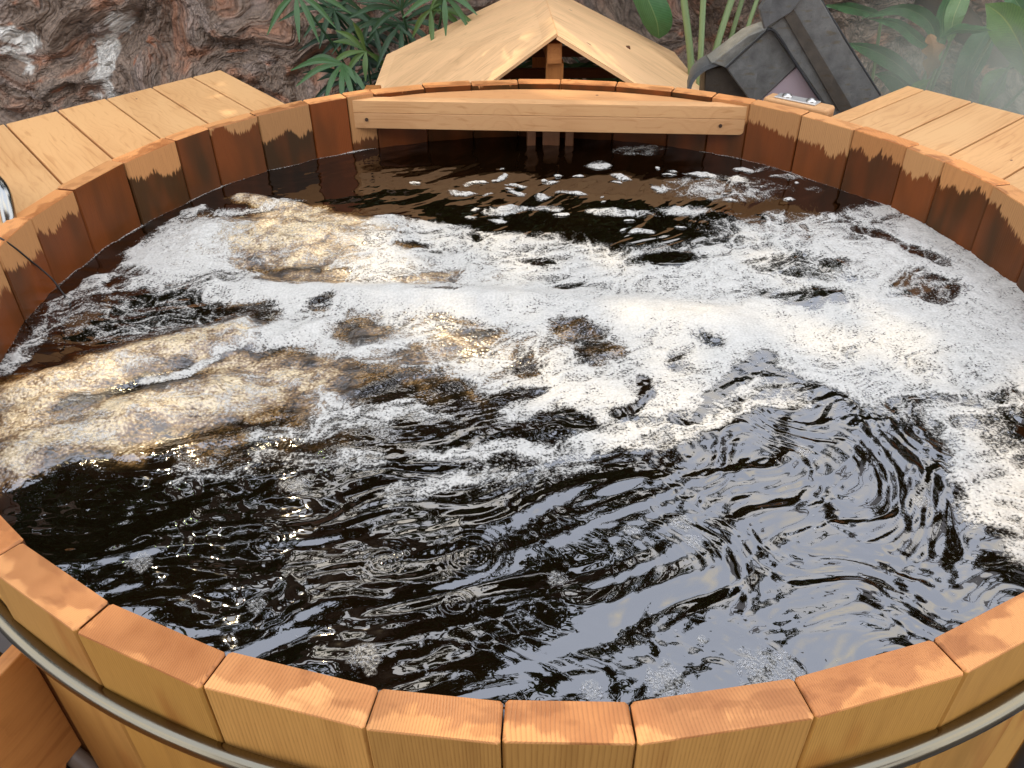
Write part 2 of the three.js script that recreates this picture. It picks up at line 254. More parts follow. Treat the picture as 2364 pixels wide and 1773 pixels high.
// ---------------------------------------------------------------- water, churned water and foam
// Where foam and aerated water lie, in metres on the water plane. Each patch is painted over those before it:
// [x, z, half width, half depth, density] or [x0, z0, x1, z1, half width, density]
const FOAM = [
  [0.446, -.06, 0.441, 0.26, 0.9], [0.636, 0.018, 0.275, 0.27, 1], [-.283, -.175, 0.074, -.097, 0.116, 0.86], [-.599, -.045, -.403, -.027, 0.037, 1.1], [-.453, -.019, -.015, 0.021, 0.056, 1.25], [-.057, 0.008, 0.343, 0.102, 0.078, 1.15],
  [0.078, -.173, 0.513, -.253, 0.075, 0.82], [0.536, -.343, 0.824, -.295, 0.057, 0.66], [0.797, -.252, 0.887, -.023, 0.073, 0.95], [-.016, 0.071, 0.245, 0.213, 0.098, 0.95], [-.384, 0.071, 0.006, 0.2, 0.082, 0.8],
  [0.018, 0.311, 0.26, 0.213, 0.072, 0.86], [-.151, 0.404, 0.165, 0.372, 0.041, 0.78], [-.208, 0.312, -.104, 0.404, 0.02, 0.7], [0.564, 0.207, 0.244, 0.104, 0.88], [0.798, 0.03, 0.12, 0.281, 1], [0.61, 0.498, 0.055, 0.165, 0.85],
  [0.15, 0.383, 0.371, 0.299, 0.017, 0.66], [-.336, 0.312, -.147, 0.373, 0.034, 0.66], [-.418, 0.378, -.243, 0.367, 0.022, 0.5], [-.876, 0.213, -.871, -.003, 0.02, 0.72], [-.874, -.011, -.772, -.412, 0.019, 0.7], [-.728, -.227, 0.101, 0.139, 0.95], [-.78, -.177, -.6, -.077, 0.055, 1.05],
  [-.382, 0.078, -.484, 0.128, 0.033, 1], [-.484, 0.128, -.614, 0.252, 0.013, 0.72], [-.878, -.02, -.742, -.1, 0.017, 0.66], [-.711, -.063, -.561, -.099, 0.027, 0.6], [-.719, 0.05, 0.209, 0.087, 0.34], [-.322, -.325, 0.062, -.214, 0.041, 0.8], [-.105, -.407, 0.04, -.419, 0.017, 0.66], [0.133, -.418, 0.26, -.368, 0.019, 0.66],
  [-.714, -.394, -.55, -.448, 0.018, 0.62], [-.205, 0.495, 0.046, 0.448, 0.022, 0.5], [-.503, 0.449, -.245, 0.439, 0.023, 0.42], [0.431, -.522, 0.129, 0.071, 0.42], [0.265, -.775, 0.055, 0.037, 0.5], [0.151, -.679, 0.032, 0.022, 0.85], [0.196, -.598, 0.022, 0.026, 0.85], [0.39, -.61, 0.031, 0.018, 0.9], [0.473, -.569, 0.026, 0.02, 0.85], [0.292, -.526, 0.024, 0.019, 0.8],
  [0.049, -.551, 0.013, 0.014, 0.8], [-.087, -.598, 0.01, 0.017, 0.8], [-.044, -.546, 0.02, 0.011, 0.75], [-.154, -.547, 0.013, 0.011, 0.7], [0.02, -.483, 0.023, 0.013, 0.8], [0.325, -.397, 0.061, 0.022, 0.72], [0.599, -.588, 0.033, 0.02, 0.6], [0.65, -.518, 0.023, 0.019, 0.6], [0.568, -.647, 0.045, 0.015, 0.45],
  [0.751, -.378, 0.07, 0.053, 0.72], [0.798, -.438, 0.878, -.199, 0.011, 0.85],
  // openings in it
  [0.522, -.134, 0.09, 0.057, 0.4], [0.471, -.025, 0.093, 0.027, 0.3], [0.73, -.06, 0.069, 0.06, 0.42], [0.254, -.173, 0.074, 0.024, 0.05], [0.222, -.298, 0.161, 0.08, 0.04], [-.298, 0.093, 0.058, 0.036, 0.1], [-.135, 0.122, 0.051, 0.049, 0.2], [0.056, 0.104, 0.046, 0.039, 0.05], [0.099, 0.166, 0.035, 0.03, 0.05], [-.22, 0.175, 0.031, 0.027, 0.2],
  [-.028, 0.199, 0.03, 0.032, 0.2], [-.035, 0.282, 0.047, 0.019, 0.05], [0.107, 0.334, 0.166, 0.251, 0.013, 0.05], [-.193, 0.383, -.119, 0.372, 0.032, 0.05], [-.119, 0.378, 0.051, 0.351, 0.026, 0.08], [0.287, 0.124, 0.033, 0.023, 0.2], [0.228, 0.199, 0.026, 0.032, 0.3], [0.261, 0.288, 0.366, 0.173, 0.017, 0.12], [0.356, 0.213, 0.445, 0.287, 0.023, 0.18],
  [-.265, -.216, 0.034, 0.019, 0.1], [-.211, -.098, 0.054, 0.03, 0.3], [-.178, -.027, 0.048, 0.015, 0.35], [0.068, -.061, 0.023, 0.014, 0.3], [-.403, 0.014, 0.022, 0.036, 0.3], [-.13, -.268, 0.016, 0.022, 0.1], [-.005, -.164, 0.028, 0.018, 0.15], [0.679, -.296, 0.811, -.17, 0.018, 0.3], [0.504, 0.322, 0.726, 0.275, 0.015, 0.42],
];
const CHURN = [
  [-.212, 0.133, 0.267, 0.143, 0.42], [0.062, 0.135, 0.094, 0.071, 0.3], [-.193, -.099, 0.143, 0.055, 0.5], [-.693, -.26, -.453, -.281, 0.09, 1], [-.687, -.481, -.486, -.393, 0.019, 0.95], [-.574, -.374, -.329, -.302, 0.047, 0.8], [-.62, -.176, -.283, -.175, 0.04, 0.8], [-.601, -.177, 0.066, 0.04, 0.35], [-.453, -.099, 0.135, 0.033, 0.62],
  [-.524, 0.005, 0.06, 0.043, 0.35], [-.804, 0.289, -.528, 0.113, 0.048, 1], [-.766, 0.445, -.535, 0.288, 0.046, 1], [-.763, 0.324, 0.092, 0.091, 0.9], [-.641, 0.368, -.425, 0.239, 0.063, 0.85], [-.647, 0.3, 0.065, 0.033, 0.35], [-.355, 0.246, 0.07, 0.094, 0.62], [-.495, 0.199, 0.084, 0.04, 0.55], [-.466, 0.399, 0.175, 0.035, 0.3],
];
// raised water: jets, the bow wave they push up, lumps (height in metres as the last number)
const HUMPS = [
  [-.616, -.072, -.368, -.027, 0.033, 0.016], [-.368, -.027, -.015, 0.008, 0.033, 0.02], [-.015, 0.008, 0.309, 0.072, 0.048, 0.012], [-.81, 0.277, -.527, 0.116, 0.048, 0.024], [-.769, 0.44, -.525, 0.276, 0.044, 0.022], [-.693, -.26, -.336, -.28, 0.08, 0.02], [-.685, -.476, -.544, -.423, 0.02, 0.012], [-.614, 0.252, -.382, 0.078, 0.013, 0.008], [-.766, 0.32, 0.085, 0.08, 0.02],
];
const RINGS = [[-.351, 0.588], [-.201, 0.619], [-.093, 0.61], [-.108, 0.684], [0.013, 0.372]];
const RAFTS = [[...[0.173, 0.555], 0.017], [...[0.107, 0.567], 0.011], [...[0.184, 0.586], 0.012], [...[0.011, 0.647], 0.013], [...[-.498, 0.625], 0.016], [...[-.338, 0.69], 0.012], [...[-.202, 0.758], 0.020], [...[0.121, 0.787], 0.024], [...[0.233, 0.772], 0.034], [...[0.041, 0.796], 0.012], [...[0.366, 0.416], 0.013], [...[0.595, 0.437], 0.014], [...[0.492, 0.515], 0.012], [...[0.089, 0.605], 0.006], [...[-.339, 0.487], 0.02], [...[0.167, 0.732], 0.006]];
const GN = 640, GS = 0.97;                                  // paint grid over [-GS, GS] squared
function paint(list, soft, set) {
  const g = new Float32Array(GN * GN);
  for (const s of list) {
    const six = s.length === 6, [x0, z0] = s, x1 = six ? s[2] : x0, z1 = six ? s[3] : z0, rx = six ? s[4] : s[2], rz = six ? s[4] : s[3], w = s[s.length - 1], pad = 1 + soft;
    const ia = Math.max(0, Math.floor((Math.min(x0, x1) - rx * pad + GS) / (2 * GS) * GN)), ib = Math.min(GN - 1, Math.ceil((Math.max(x0, x1) + rx * pad + GS) / (2 * GS) * GN));
    const ja = Math.max(0, Math.floor((Math.min(z0, z1) - rz * pad + GS) / (2 * GS) * GN)), jb = Math.min(GN - 1, Math.ceil((Math.max(z0, z1) + rz * pad + GS) / (2 * GS) * GN));
    const dx = x1 - x0, dz = z1 - z0, L = dx * dx + dz * dz || 1;
    for (let j = ja; j <= jb; j++) for (let i = ia; i <= ib; i++) {
      const x = (i + 0.5) / GN * 2 * GS - GS - x0, z = (j + 0.5) / GN * 2 * GS - GS - z0, t = six ? clamp((x * dx + z * dz) / L) : 0;
      const d = Math.hypot((x - t * dx) / rx, (z - t * dz) / rz), m = 1 - ss(1 - soft, 1 + soft, d), k = j * GN + i;
      g[k] = set ? g[k] + (w - g[k]) * m : Math.max(g[k], w * m);
    }
  }
  return (x, z) => {
    const fx = clamp((x + GS) / (2 * GS) * GN - 0.5, 0, GN - 1.001), fy = clamp((z + GS) / (2 * GS) * GN - 0.5, 0, GN - 1.001), i = fx | 0, j = fy | 0, a = fx - i, b = fy - j, k = j * GN + i;
    return lerp(lerp(g[k], g[k + 1], a), lerp(g[k + GN], g[k + GN + 1], a), b);
  };
}
// loose flecks on the far side, then dark gaps between the jets
{ const r = rng(88); for (let i = 0; i < 46; i++) { const a = r(), x = -0.3 + 0.95 * a, z = -0.72 + 0.42 * r() + 0.1 * a, k = 0.004 + 0.012 * r() * r(); if (Math.hypot(x, z) < 0.86) FOAM.push([x, z, k * 1.9, k, 0.9]); } }
const GAPS = [[-.725, 0.318, -.597, 0.258, 0.022, 1], [-.664, -.028, -.503, 0.055, 0.025, 1], [-.604, -.186, -.48, -.137, 0.013, 0.8], [-.507, -.176, -.43, -.259, 0.012, 0.5], [-.636, 0.213, -.503, 0.173, 0.01, 0.6]], gapAt = paint(GAPS, 0.9, false);
const foamAt = paint(FOAM, 0.45, true), churnAt = paint(CHURN, 0.95, false), humpAt = paint(HUMPS, 0.95, false);
const rDeg = new Float32Array(1441); for (let i = 0; i <= 1440; i++) rDeg[i] = rIn(i / 4 - 180);
const wallAt = (x, z) => rDeg[Math.round((Math.atan2(x, z) * 180 / Math.PI + 180) * 4)] - Math.hypot(x, z);   // metres to the staves
// the flow bends round a point to the left of the middle
function flow(x, z) { const lx = x + 0.7, lz = z + 1.15; return [Math.hypot(lx, lz), Math.atan2(lz, lx) * 1.9]; }
function warped(x, z, k) { const a = fbm(x * 9 + 1.3, z * 9 + 4.7, 3), b = fbm(x * 9 + 31.3, z * 9 - 14.7, 3); return [x + a * k, z + b * k * 0.8]; }
function foamDensity(x, z) {
  const [wx, wz] = warped(x, z, 0.075), [r, th] = flow(wx, wz);
  let f = foamAt(wx, wz);
  const streak = noise(r * 26, th * 6.5) * 0.34 + noise(r * 60 + 3, th * 16) * 0.22, [q1, q2] = cells(r * 30 + noise(wx * 20, wz * 20) * 0.9, th * 15 + noise(wx * 20 + 9, wz * 20) * 0.9), [e1, e2] = cells(r * 66 + noise(wx * 50, wz * 50) * 0.8, th * 42 + noise(wx * 50 + 9, wz * 50)), web = 1 - ss(0.02, 0.42, q2 - q1), web2 = 1 - ss(0.03, 0.45, e2 - e1), lace = fbm(wx * 15 + 2, wz * 19, 4) * 0.4 + (web - 0.42) * 0.33 + (web2 - 0.45) * 0.17;
  f += 0.3 * ss(0.35, 0.8, churnAt(wx, wz)) * (1 - ss(0.2, 0.5, f)); f += (lace + streak * 0.7) * ss(0.0, 0.3, f) * (1 - 0.6 * ss(0.85, 1.2, f));
  const d = wallAt(x, z), far = ss(0.3, -0.3, z);
  f = Math.max(f, (0.5 + 0.6 * noise(x * 11 + 7, z * 11)) * ss(0.009, 0.002, d) * (0.35 + 0.65 * far) * ss(0.3, -0.2, Math.abs(x) < 0.42 && z < -0.5 ? 0.3 : -0.3));
  return f;
}
function churnDensity(x, z) {
  const [wx, wz] = warped(x, z, 0.1), c = churnAt(wx, wz) * (1 - 0.8 * gapAt(wx, wz));
  return clamp(c + (fbm(wx * 19 + 8, wz * 28, 5) * 1.15) * ss(0, 0.4, c));
}
function rings(x, z) {
  let h = 0;
  RINGS.forEach(([cx, cz], i) => { const d = Math.hypot(x - cx, z - cz), R0 = 0.022 + 0.01 * ((i * 7) % 3); if (d < R0 * 2.2) h += 0.00028 * Math.cos(d * 6.283 / (0.0085 + 0.001 * (i % 3))) * Math.exp(-(((d - R0 * 0.55) / (R0 * 0.55)) ** 2)) + (d < 0.006 ? 0.0012 * (1 - d / 0.006) : 0); });
  return h;
}
function waterHeight(x, z) {
  const [r, th] = flow(x + 0.02 * noise(x * 5, z * 5), z + 0.02 * noise(x * 5 + 9, z * 5)), c = churnAt(x, z), f = foamAt(x, z), calm = 1 - 0.75 * ss(0.5, 1, f);
  const back = ss(0.0, -0.45, z), right = ss(-0.25, 0.35, x) * ss(0.05, 0.35, z), left = ss(0.1, -0.5, x) * ss(0.15, 0.4, z);
  const wr = noise(x * 6 + 3, z * 6), w2 = noise(x * 6 + 43, z * 6 + 11);
  let h = humpAt(x, z) * (0.8 + 0.8 * fbm(x * 9, z * 9, 3)) + fbm(x * 4.2 + 9, z * 4.2, 3) * 0.009;
  h += (noise(r * 13 + wr, th * 3.2) * 0.005 + noise(r * 27 + wr * 2.4, th * 5) * 0.0038 + noise(r * 62 + wr * 2, th * 11 + wr) * 0.0012 + noise(r * 120, th * 26) * 0.0002) * (1 - 0.55 * back) * calm;
  h += right * calm * (noise(x * 13 + wr * 4, z * 13 + w2 * 4) * 0.0046 + noise(x * 32 + wr * 9, z * 32 + w2 * 9) * 0.0019 + noise(x * 80 + wr * 15, z * 80 + w2 * 15) * 0.0008 + noise(x * 170 + wr * 20, z * 170 + w2 * 20) * 0.00016);
  h += left * calm * (noise(x * 34 + wr * 3, z * 44) * 0.001 + noise(x * 75, z * 95 + w2) * 0.0003);
  h += c * (fbm(x * 24 + 4, z * 34, 4) * 0.012 + Math.abs(noise(x * 70, z * 90)) * 0.0034 + noise(x * 170, z * 190) * 0.0022);
  return WATER + h + rings(x, z) * calm;
}
const WN = 600, WS = 0.945, HG = new Float32Array((WN + 1) * (WN + 1)), FG = new Float32Array((WN + 1) * (WN + 1));
for (let j = 0, k = 0; j <= WN; j++) for (let i = 0; i <= WN; i++, k++) { const x = i / WN * 2 * WS - WS, z = j / WN * 2 * WS - WS; HG[k] = waterHeight(x, z); FG[k] = foamDensity(x, z); }
function sheet(lift, keep) {
  const index = new Int32Array((WN + 1) * (WN + 1)).fill(-1), pos = [], uv = [], nor = [], idx = [];
  const hh = (i, j) => { const k = clamp(j, 0, WN) * (WN + 1) + clamp(i, 0, WN); return HG[k] + lift(k, i, j); }, cell = 2 * WS / WN;
  const vert = (i, j) => {
    const k = j * (WN + 1) + i; if (index[k] >= 0) return index[k];
    pos.push(i / WN * 2 * WS - WS, hh(i, j), j / WN * 2 * WS - WS); uv.push(i / WN, j / WN);
    const nx = (hh(i - 1, j) - hh(i + 1, j)) / (2 * cell), nz = (hh(i, j - 1) - hh(i, j + 1)) / (2 * cell), L = Math.hypot(nx, 1, nz); nor.push(nx / L, 1 / L, nz / L);
    return index[k] = pos.length / 3 - 1;
  };
  for (let j = 0; j < WN; j++) for (let i = 0; i < WN; i++) {
    if (!keep(i, j) || wallAt((i + 0.5) / WN * 2 * WS - WS, (j + 0.5) / WN * 2 * WS - WS) < -0.014) continue;
    const a = vert(i, j), b = vert(i, j + 1), c = vert(i + 1, j + 1), d = vert(i + 1, j); idx.push(a, b, c, a, c, d);
  }
  const g = new THREE.BufferGeometry(); g.setAttribute('position', new THREE.Float32BufferAttribute(pos, 3)); g.setAttribute('normal', new THREE.Float32BufferAttribute(nor, 3)); g.setAttribute('uv', new THREE.Float32BufferAttribute(uv, 2)); g.setIndex(idx);
  return g;
}
const TX = 2048, px = (x) => (x + 0.5) / TX * 2 * WS - WS;
const waterMap = colorTex(TX, TX, (i, j, o) => {
  const x = px(i), z = px(j), c = churnDensity(x, z);
  o[0] = 0.004; o[1] = 0.002; o[2] = 0.0009;
  if (c > 0.02) {
    const n = noise(x * 210, z * 260) * 0.5 + noise(x * 430 + 5, z * 480) * 0.35, fl = flow(x, z), k = clamp(c * 0.86 + n * 0.7 * ss(0.05, 0.5, c) - 0.05 + (fbm(fl[0] * 34, fl[1] * 22, 4) * 0.55 + fbm(x * 75, z * 95, 2) * 0.35 + (0.45 - cells(x * 190, z * 215)[0]) * 0.5) * ss(0.1, 0.5, c)), b = ss(0.02, 0.5, k), g = ss(0.42, 1.0, k);
    o[0] = lerp(lerp(0.0075, 0.19, b), 0.70, g); o[1] = lerp(lerp(0.0036, 0.105, b), 0.56, g); o[2] = lerp(lerp(0.0016, 0.036, b), 0.34, g);
  }
}, THREE.ClampToEdgeWrapping);
const waterRough = grayTex(512, 512, (i, j) => lerp(0.025, 0.5, ss(0.1, 0.6, churnAt((i + 0.5) / 512 * 2 * WS - WS, (j + 0.5) / 512 * 2 * WS - WS))), THREE.ClampToEdgeWrapping);
const waterBump = floatTex(TX, TX, (i, j) => {
  const x = px(i), z = px(j), [r, th] = flow(x, z), c = churnAt(x, z), wr = noise(x * 9, z * 9);
  return 0.5 + (noise(r * 105 + wr * 2, th * 24) * 0.2 + noise(r * 190 + wr, th * 60 + 3) * 0.05) * (0.55 + wr) + c * (noise(x * 220, z * 240) * 0.4 + (c > 0.03 ? (0.7 - cells(x * 190, z * 215)[0]) * 1.5 + (0.7 - cells(x * 90 + 3, z * 105)[0]) * 1.3 : 0));
});
const waterMat = new THREE.MeshPhysicalMaterial({ map: waterMap, roughness: 1, roughnessMap: waterRough, ior: 2.25, bumpMap: waterBump, bumpScale: 0.001 });
setting('water', sheet(() => 0, () => true), waterMat, 'dark tea-brown churning water filling the wooden tub', 'water');
// foam: a bubbly layer with its own thickness
const foamMap = colorTex(TX, TX, (i, j, o) => {
  const x = px(i), z = px(j); let f = foamDensity(x, z), a = 0, sh = 1;
  let raft = 0; for (const [cx, cz, r] of RAFTS) { const dx = x - cx, dz = z - cz; if (dx * dx + dz * dz < r * r * 2.2) raft = Math.max(raft, 1 - ss(r * 0.6, r * 1.0, Math.hypot(dx, dz) * (1 + 0.9 * noise(x * 60, z * 60 + cx * 99) + 0.4 * noise(x * 160, z * 160)))); }
  if (f > 0.12) {
    const s = noise(x * 230, z * 270) * 0.62 + noise(x * 430 + 9, z * 470) * 0.5, mid = noise(x * 85 + 4, z * 110) * 0.5;
    a = ss(0.3, 0.72, f * 0.92 + (s * 1.2 + mid * 0.6) * (1 - 0.5 * ss(0.85, 1.3, f))); a = 0.6 * a * lerp(0.6, 1, ss(0.35, 0.9, f)) + 0.34 * ss(0.24, 0.9, f) * (0.75 + 1.0 * s) + 0.08 * ss(1, 1.3, f);
    sh = 1;
  }
  if (raft > 0.01) { const bs = 210 + 120 * noise(x * 30, z * 30), [d1, d2] = cells(x * bs, z * bs), edge = 1 - ss(0.04, 0.34, d2 - d1); a = Math.max(a, raft * clamp(0.04 + 0.34 * edge + 0.4 * noise(x * 300, z * 310))); }
  o[0] = 0.60; o[1] = 0.585; o[2] = 0.54; o[3] = a;
}, THREE.ClampToEdgeWrapping);
const foamBump = floatTex(1024, 1024, (i, j) => { const x = (i + 0.5) / 1024 * 2 * WS - WS, z = (j + 0.5) / 1024 * 2 * WS - WS; return 0.5 + noise(x * 170, z * 190) * 0.35 + noise(x * 330, z * 350) * 0.3 + fbm(x * 40, z * 40, 2) * 0.8; });
const foamMat = new THREE.MeshPhysicalMaterial({ map: foamMap, transparent: true, roughness: 0.42, bumpMap: foamBump, bumpScale: 0.0016, ior: 1.35 });
const foamLift = (k, i, j) => { const x = i / WN * 2 * WS - WS, z = j / WN * 2 * WS - WS; return 0.001 + (0.0035 + 0.004 * fbm(x * 26, z * 34, 3)) * ss(0.4, 1.2, FG[k]); };
const nearRaft = (x, z) => RAFTS.some(([cx, cz, r]) => Math.hypot(x - cx, z - cz) < r * 1.5);
setting('foam', sheet(foamLift, (i, j) => Math.max(FG[j * (WN + 1) + i], FG[j * (WN + 1) + i + 1], FG[(j + 1) * (WN + 1) + i]) > 0.1 || nearRaft((i + 0.5) / WN * 2 * WS - WS, (j + 0.5) / WN * 2 * WS - WS)), foamMat, 'white bubbly foam floating in drifts on the dark water', 'foam', 'stuff');

// clear little domes that make up the rafts
{
  const dome = new THREE.SphereGeometry(1, 12, 6, 0, Math.PI * 2, 0, Math.PI / 2), r = rng(515), M = [];
  const put = (x, z, s) => { if (wallAt(x, z) > s) M.push(new THREE.Matrix4().compose(new THREE.Vector3(x, waterHeight(x, z) + 0.0004, z), new THREE.Quaternion(), new THREE.Vector3(s, s * 0.8, s))); };
  for (const [cx, cz, R1] of RAFTS) for (let i = 0, n = Math.round(R1 * R1 * 160000); i < n; i++) { const a = r() * 6.283, d = Math.sqrt(r()) * R1 * 1.02; put(cx + Math.cos(a) * d, cz + Math.sin(a) * d * 0.85, 0.0011 + 0.0026 * r() * r()); }
  for (let i = 0; i < 260; i++) { const x = (r() * 2 - 1) * 0.85, z = 0.1 + r() * 0.75; if (foamDensity(x, z) < 0.3 || r() < 0.2) put(x, z, 0.0012 + 0.004 * r() * r() * r()); }
  const im = new THREE.InstancedMesh(dome, new THREE.MeshPhysicalMaterial({ color: rgb(1, 1, 1), transmission: 1, thickness: 0, roughness: 0.03, ior: 1.7 }), M.length); M.forEach((m, i) => im.setMatrixAt(i, m));
  im.name = 'bubbles'; im.userData = { label: 'clear little bubbles floating in rafts on the dark water', category: 'bubbles', kind: 'stuff' }; im.castShadow = im.receiveShadow = true; scene.add(im);
}

// ---------------------------------------------------------------- decks beside the tub
function outsideTub(deg, off) { return rIn(deg) + T + off; }
function deck(label, corner, dir, across, cuts, degs, seed) {
  // corner: rear outer corner; dir: along the outer edge, towards the camera; across: from the outer edge to the tub; cuts: joints along dir
  const o = thing('wooden_deck', label, 'deck'), r = rng(seed), topY = -0.007, th = 0.034;
  const D = new THREE.Vector2(...dir).normalize(), A = new THREE.Vector2(...across).normalize(), C = new THREE.Vector2(...corner);
  const hit = (s) => {                                      // where the line corner + s D + t A meets the tub
    let t = 0; for (let i = 0; i < 400; i++, t += 0.004) { const x = C.x + s * D.x + t * A.x, z = C.y + s * D.y + t * A.y, deg = Math.atan2(x, z) * 180 / Math.PI; if (Math.hypot(x, z) < outsideTub(deg, 0.0035)) return t - 0.004; if (t > 0.9) break; } return 0.62;
  };
  for (let k = 0; k + 1 < cuts.length; k++) {
    const s0 = cuts[k] + 0.0042, s1 = cuts[k + 1] - 0.0042, sh = new THREE.Shape(); sh.moveTo(0, s0);
    for (let i = 0; i <= 6; i++) { const s = lerp(s0, s1, i / 6); sh.lineTo(hit(s), s); } sh.lineTo(0, s1); sh.closePath();
    const g = new THREE.ExtrudeGeometry(sh, { depth: th, bevelEnabled: true, bevelSize: 0.0018, bevelThickness: 0.0018, bevelSegments: 2 });
    const uv = g.attributes.uv, ou = r() * 1.6, ov = r() * 0.8; for (let i = 0; i < uv.count; i++) uv.setXY(i, (uv.getX(i) + ou) / 1.6, (uv.getY(i) + ov) / 0.8);
    // shape x -> A, y -> D, depth -> down
    g.applyMatrix4(new THREE.Matrix4().makeBasis(new THREE.Vector3(A.x, 0, A.y), new THREE.Vector3(D.x, 0, D.y), new THREE.Vector3(0, -1, 0)));
    if (new THREE.Vector3(A.x, 0, A.y).cross(new THREE.Vector3(D.x, 0, D.y)).y > 0) { const ix = g.index; if (ix) { for (let i = 0; i < ix.count; i += 3) { const a = ix.getX(i); ix.setX(i, ix.getX(i + 1)); ix.setX(i + 1, a); } } else for (const at of ['position', 'uv']) { const q = g.attributes[at]; for (let i = 0; i < q.count; i += 3) { const a = [q.getX(i), q.getY(i), at === 'uv' ? 0 : q.getZ(i)], b = [q.getX(i + 1), q.getY(i + 1), at === 'uv' ? 0 : q.getZ(i + 1)]; if (at === 'uv') { q.setXY(i, b[0], b[1]); q.setXY(i + 1, a[0], a[1]); } else { q.setXYZ(i, ...b); q.setXYZ(i + 1, ...a); } } } g.computeVertexNormals(); }
    g.translate(C.x, topY + (r() - 0.5) * 0.0024, C.y);
    const m = part('plank', g, deckMats[Math.floor(r() * 3)], o);
  }
  const end = cuts[cuts.length - 1], mid = (s, t, y) => [C.x + s * D.x + t * A.x, y, C.y + s * D.y + t * A.y];
  part('side_beam', bar(mid(0.01, 0.02, topY - 0.085), mid(end, 0.02, topY - 0.085), 0.036, 0.09), cedar, o);
  part('rear_beam', bar(mid(0.02, 0.045, topY - 0.085), mid(0.02, 0.36, topY - 0.085), 0.036, 0.09), cedar, o);
  for (const s of [0.03, end * 0.55, end - 0.05]) part('post', bar(mid(s, 0.07, GROUND), mid(s, 0.07, topY - 0.04), 0.07, 0.07), cedar, o);
  return o;
}
const deckMats = [[0.99, 0.91, 0.82], [0.84, 0.8, 0.73], [1.06, 0.95, 0.83]].map((c) => tint(deckTex, c));
deck('plank deck left of the tub, in front of the reddish rock wall', [-0.873, -1.049], [-0.642, 0.766], [0.64, 0.768], [0, 0.09, 0.21, 0.336, 0.46, 0.585, 0.71, 0.835, 0.96, 1.085], null, 3);
deck('plank deck right of the tub, in front of the steaming broad leaves', [0.951, -0.868], [0.6, 0.8], [-0.745, 0.667], [0, 0.05, 0.175, 0.305, 0.435, 0.565, 0.695, 0.825], null, 8);

// ---------------------------------------------------------------- the little gabled shelter behind
function panel(q, th, along, across, off) {                 // four corners (outer face), turned to a board with thickness
  const P = q.map(v3), n = P[1].clone().sub(P[0]).cross(P[3].clone().sub(P[0])).normalize(); if (n.y < 0) n.negate();
  const B = P.map((p) => p.clone().addScaledVector(n, -th)), t = new Tris(), a = (p) => p.toArray();
  const L = [P[0].distanceTo(P[1]), P[0].distanceTo(P[3])], U = [[0, 0], [L[0] / 1.6, 0], [L[0] / 1.6, L[1] / 0.8], [0, L[1] / 0.8]].map(([u, v]) => [u + off[0], v + off[1]]);
  const flip = P[1].clone().sub(P[0]).cross(P[3].clone().sub(P[0])).y < 0, Q = (w, x, y, z, i, j, k, l) => flip ? t.quad(z, y, x, w, l, k, j, i) : t.quad(w, x, y, z, i, j, k, l);
  Q(a(P[0]), a(P[1]), a(P[2]), a(P[3]), U[0], U[1], U[2], U[3]); Q(a(B[3]), a(B[2]), a(B[1]), a(B[0]), U[3], U[2], U[1], U[0]);
  for (let i = 0; i < 4; i++) { const j = (i + 1) % 4, e = 0.011; Q(a(P[j]), a(P[i]), a(B[i]), a(B[j]), U[j], U[i], [U[i][0], U[i][1] + e], [U[j][0], U[j][1] + e]); }
  return t.done();
}
{
  const s = thing('gabled_shelter', 'small gabled plywood roof on a timber post behind the tub', 'shelter');
  const zf = -1.05, zr = -1.75, apex = [0.057, 0.085, -1.05], apexR = [0.021, 0.09, -1.75], left = [-.617, -.39, -1.05], leftR = [-.522, -.144, -1.75], right = [0.665, -.271, -1.05], rightR = [0.496, -.136, -1.75];
  const lighter = tint(plyTex, [1.05, 0.9, 0.8], 0.6);
  part('roof_panel', panel([leftR, apexR, apex, left], 0.009, 0, 0, [0.1, 0.2]), lighter, s);
  const dn = (p) => [p[0] + 0.004, p[1] - 0.006, p[2]];
  part('roof_panel', panel([dn(rightR), dn(apexR), dn(apex), dn(right)], 0.011, 0, 0, [0.4, 0.55]), lighter, s);
  const timber = tint(orangePlyTex, [0.8, 0.72, 0.66]), dk = tint(orangePlyTex, [0.22, 0.17, 0.14]);
  const b = [apex[0] - 0.004, apex[1] - 0.06, -1.075];
  part('ridge_beam', bar(b, [apexR[0] + 0.004, apexR[1] - 0.075, -1.72], 0.042, 0.055), timber, s);
  part('post', bar([b[0] + 0.002, GROUND, -1.12], [b[0] + 0.002, b[1] - 0.03, -1.12], 0.05, 0.05), timber, s);
  part('post', bar([apexR[0], GROUND, -1.68], [apexR[0], apexR[1] - 0.105, -1.68], 0.05, 0.05), timber, s);
  for (const y of [-0.03, -0.095]) part('rail', bar([-0.2, y - 0.02, -1.4], [0.3, y - 0.02, -1.4], 0.02, 0.03), dk, s);
  for (const x of [-0.53, 0.58]) part('post', bar([x, GROUND, -1.45], [x, -0.17, -1.45], 0.05, 0.05), timber, s);
}

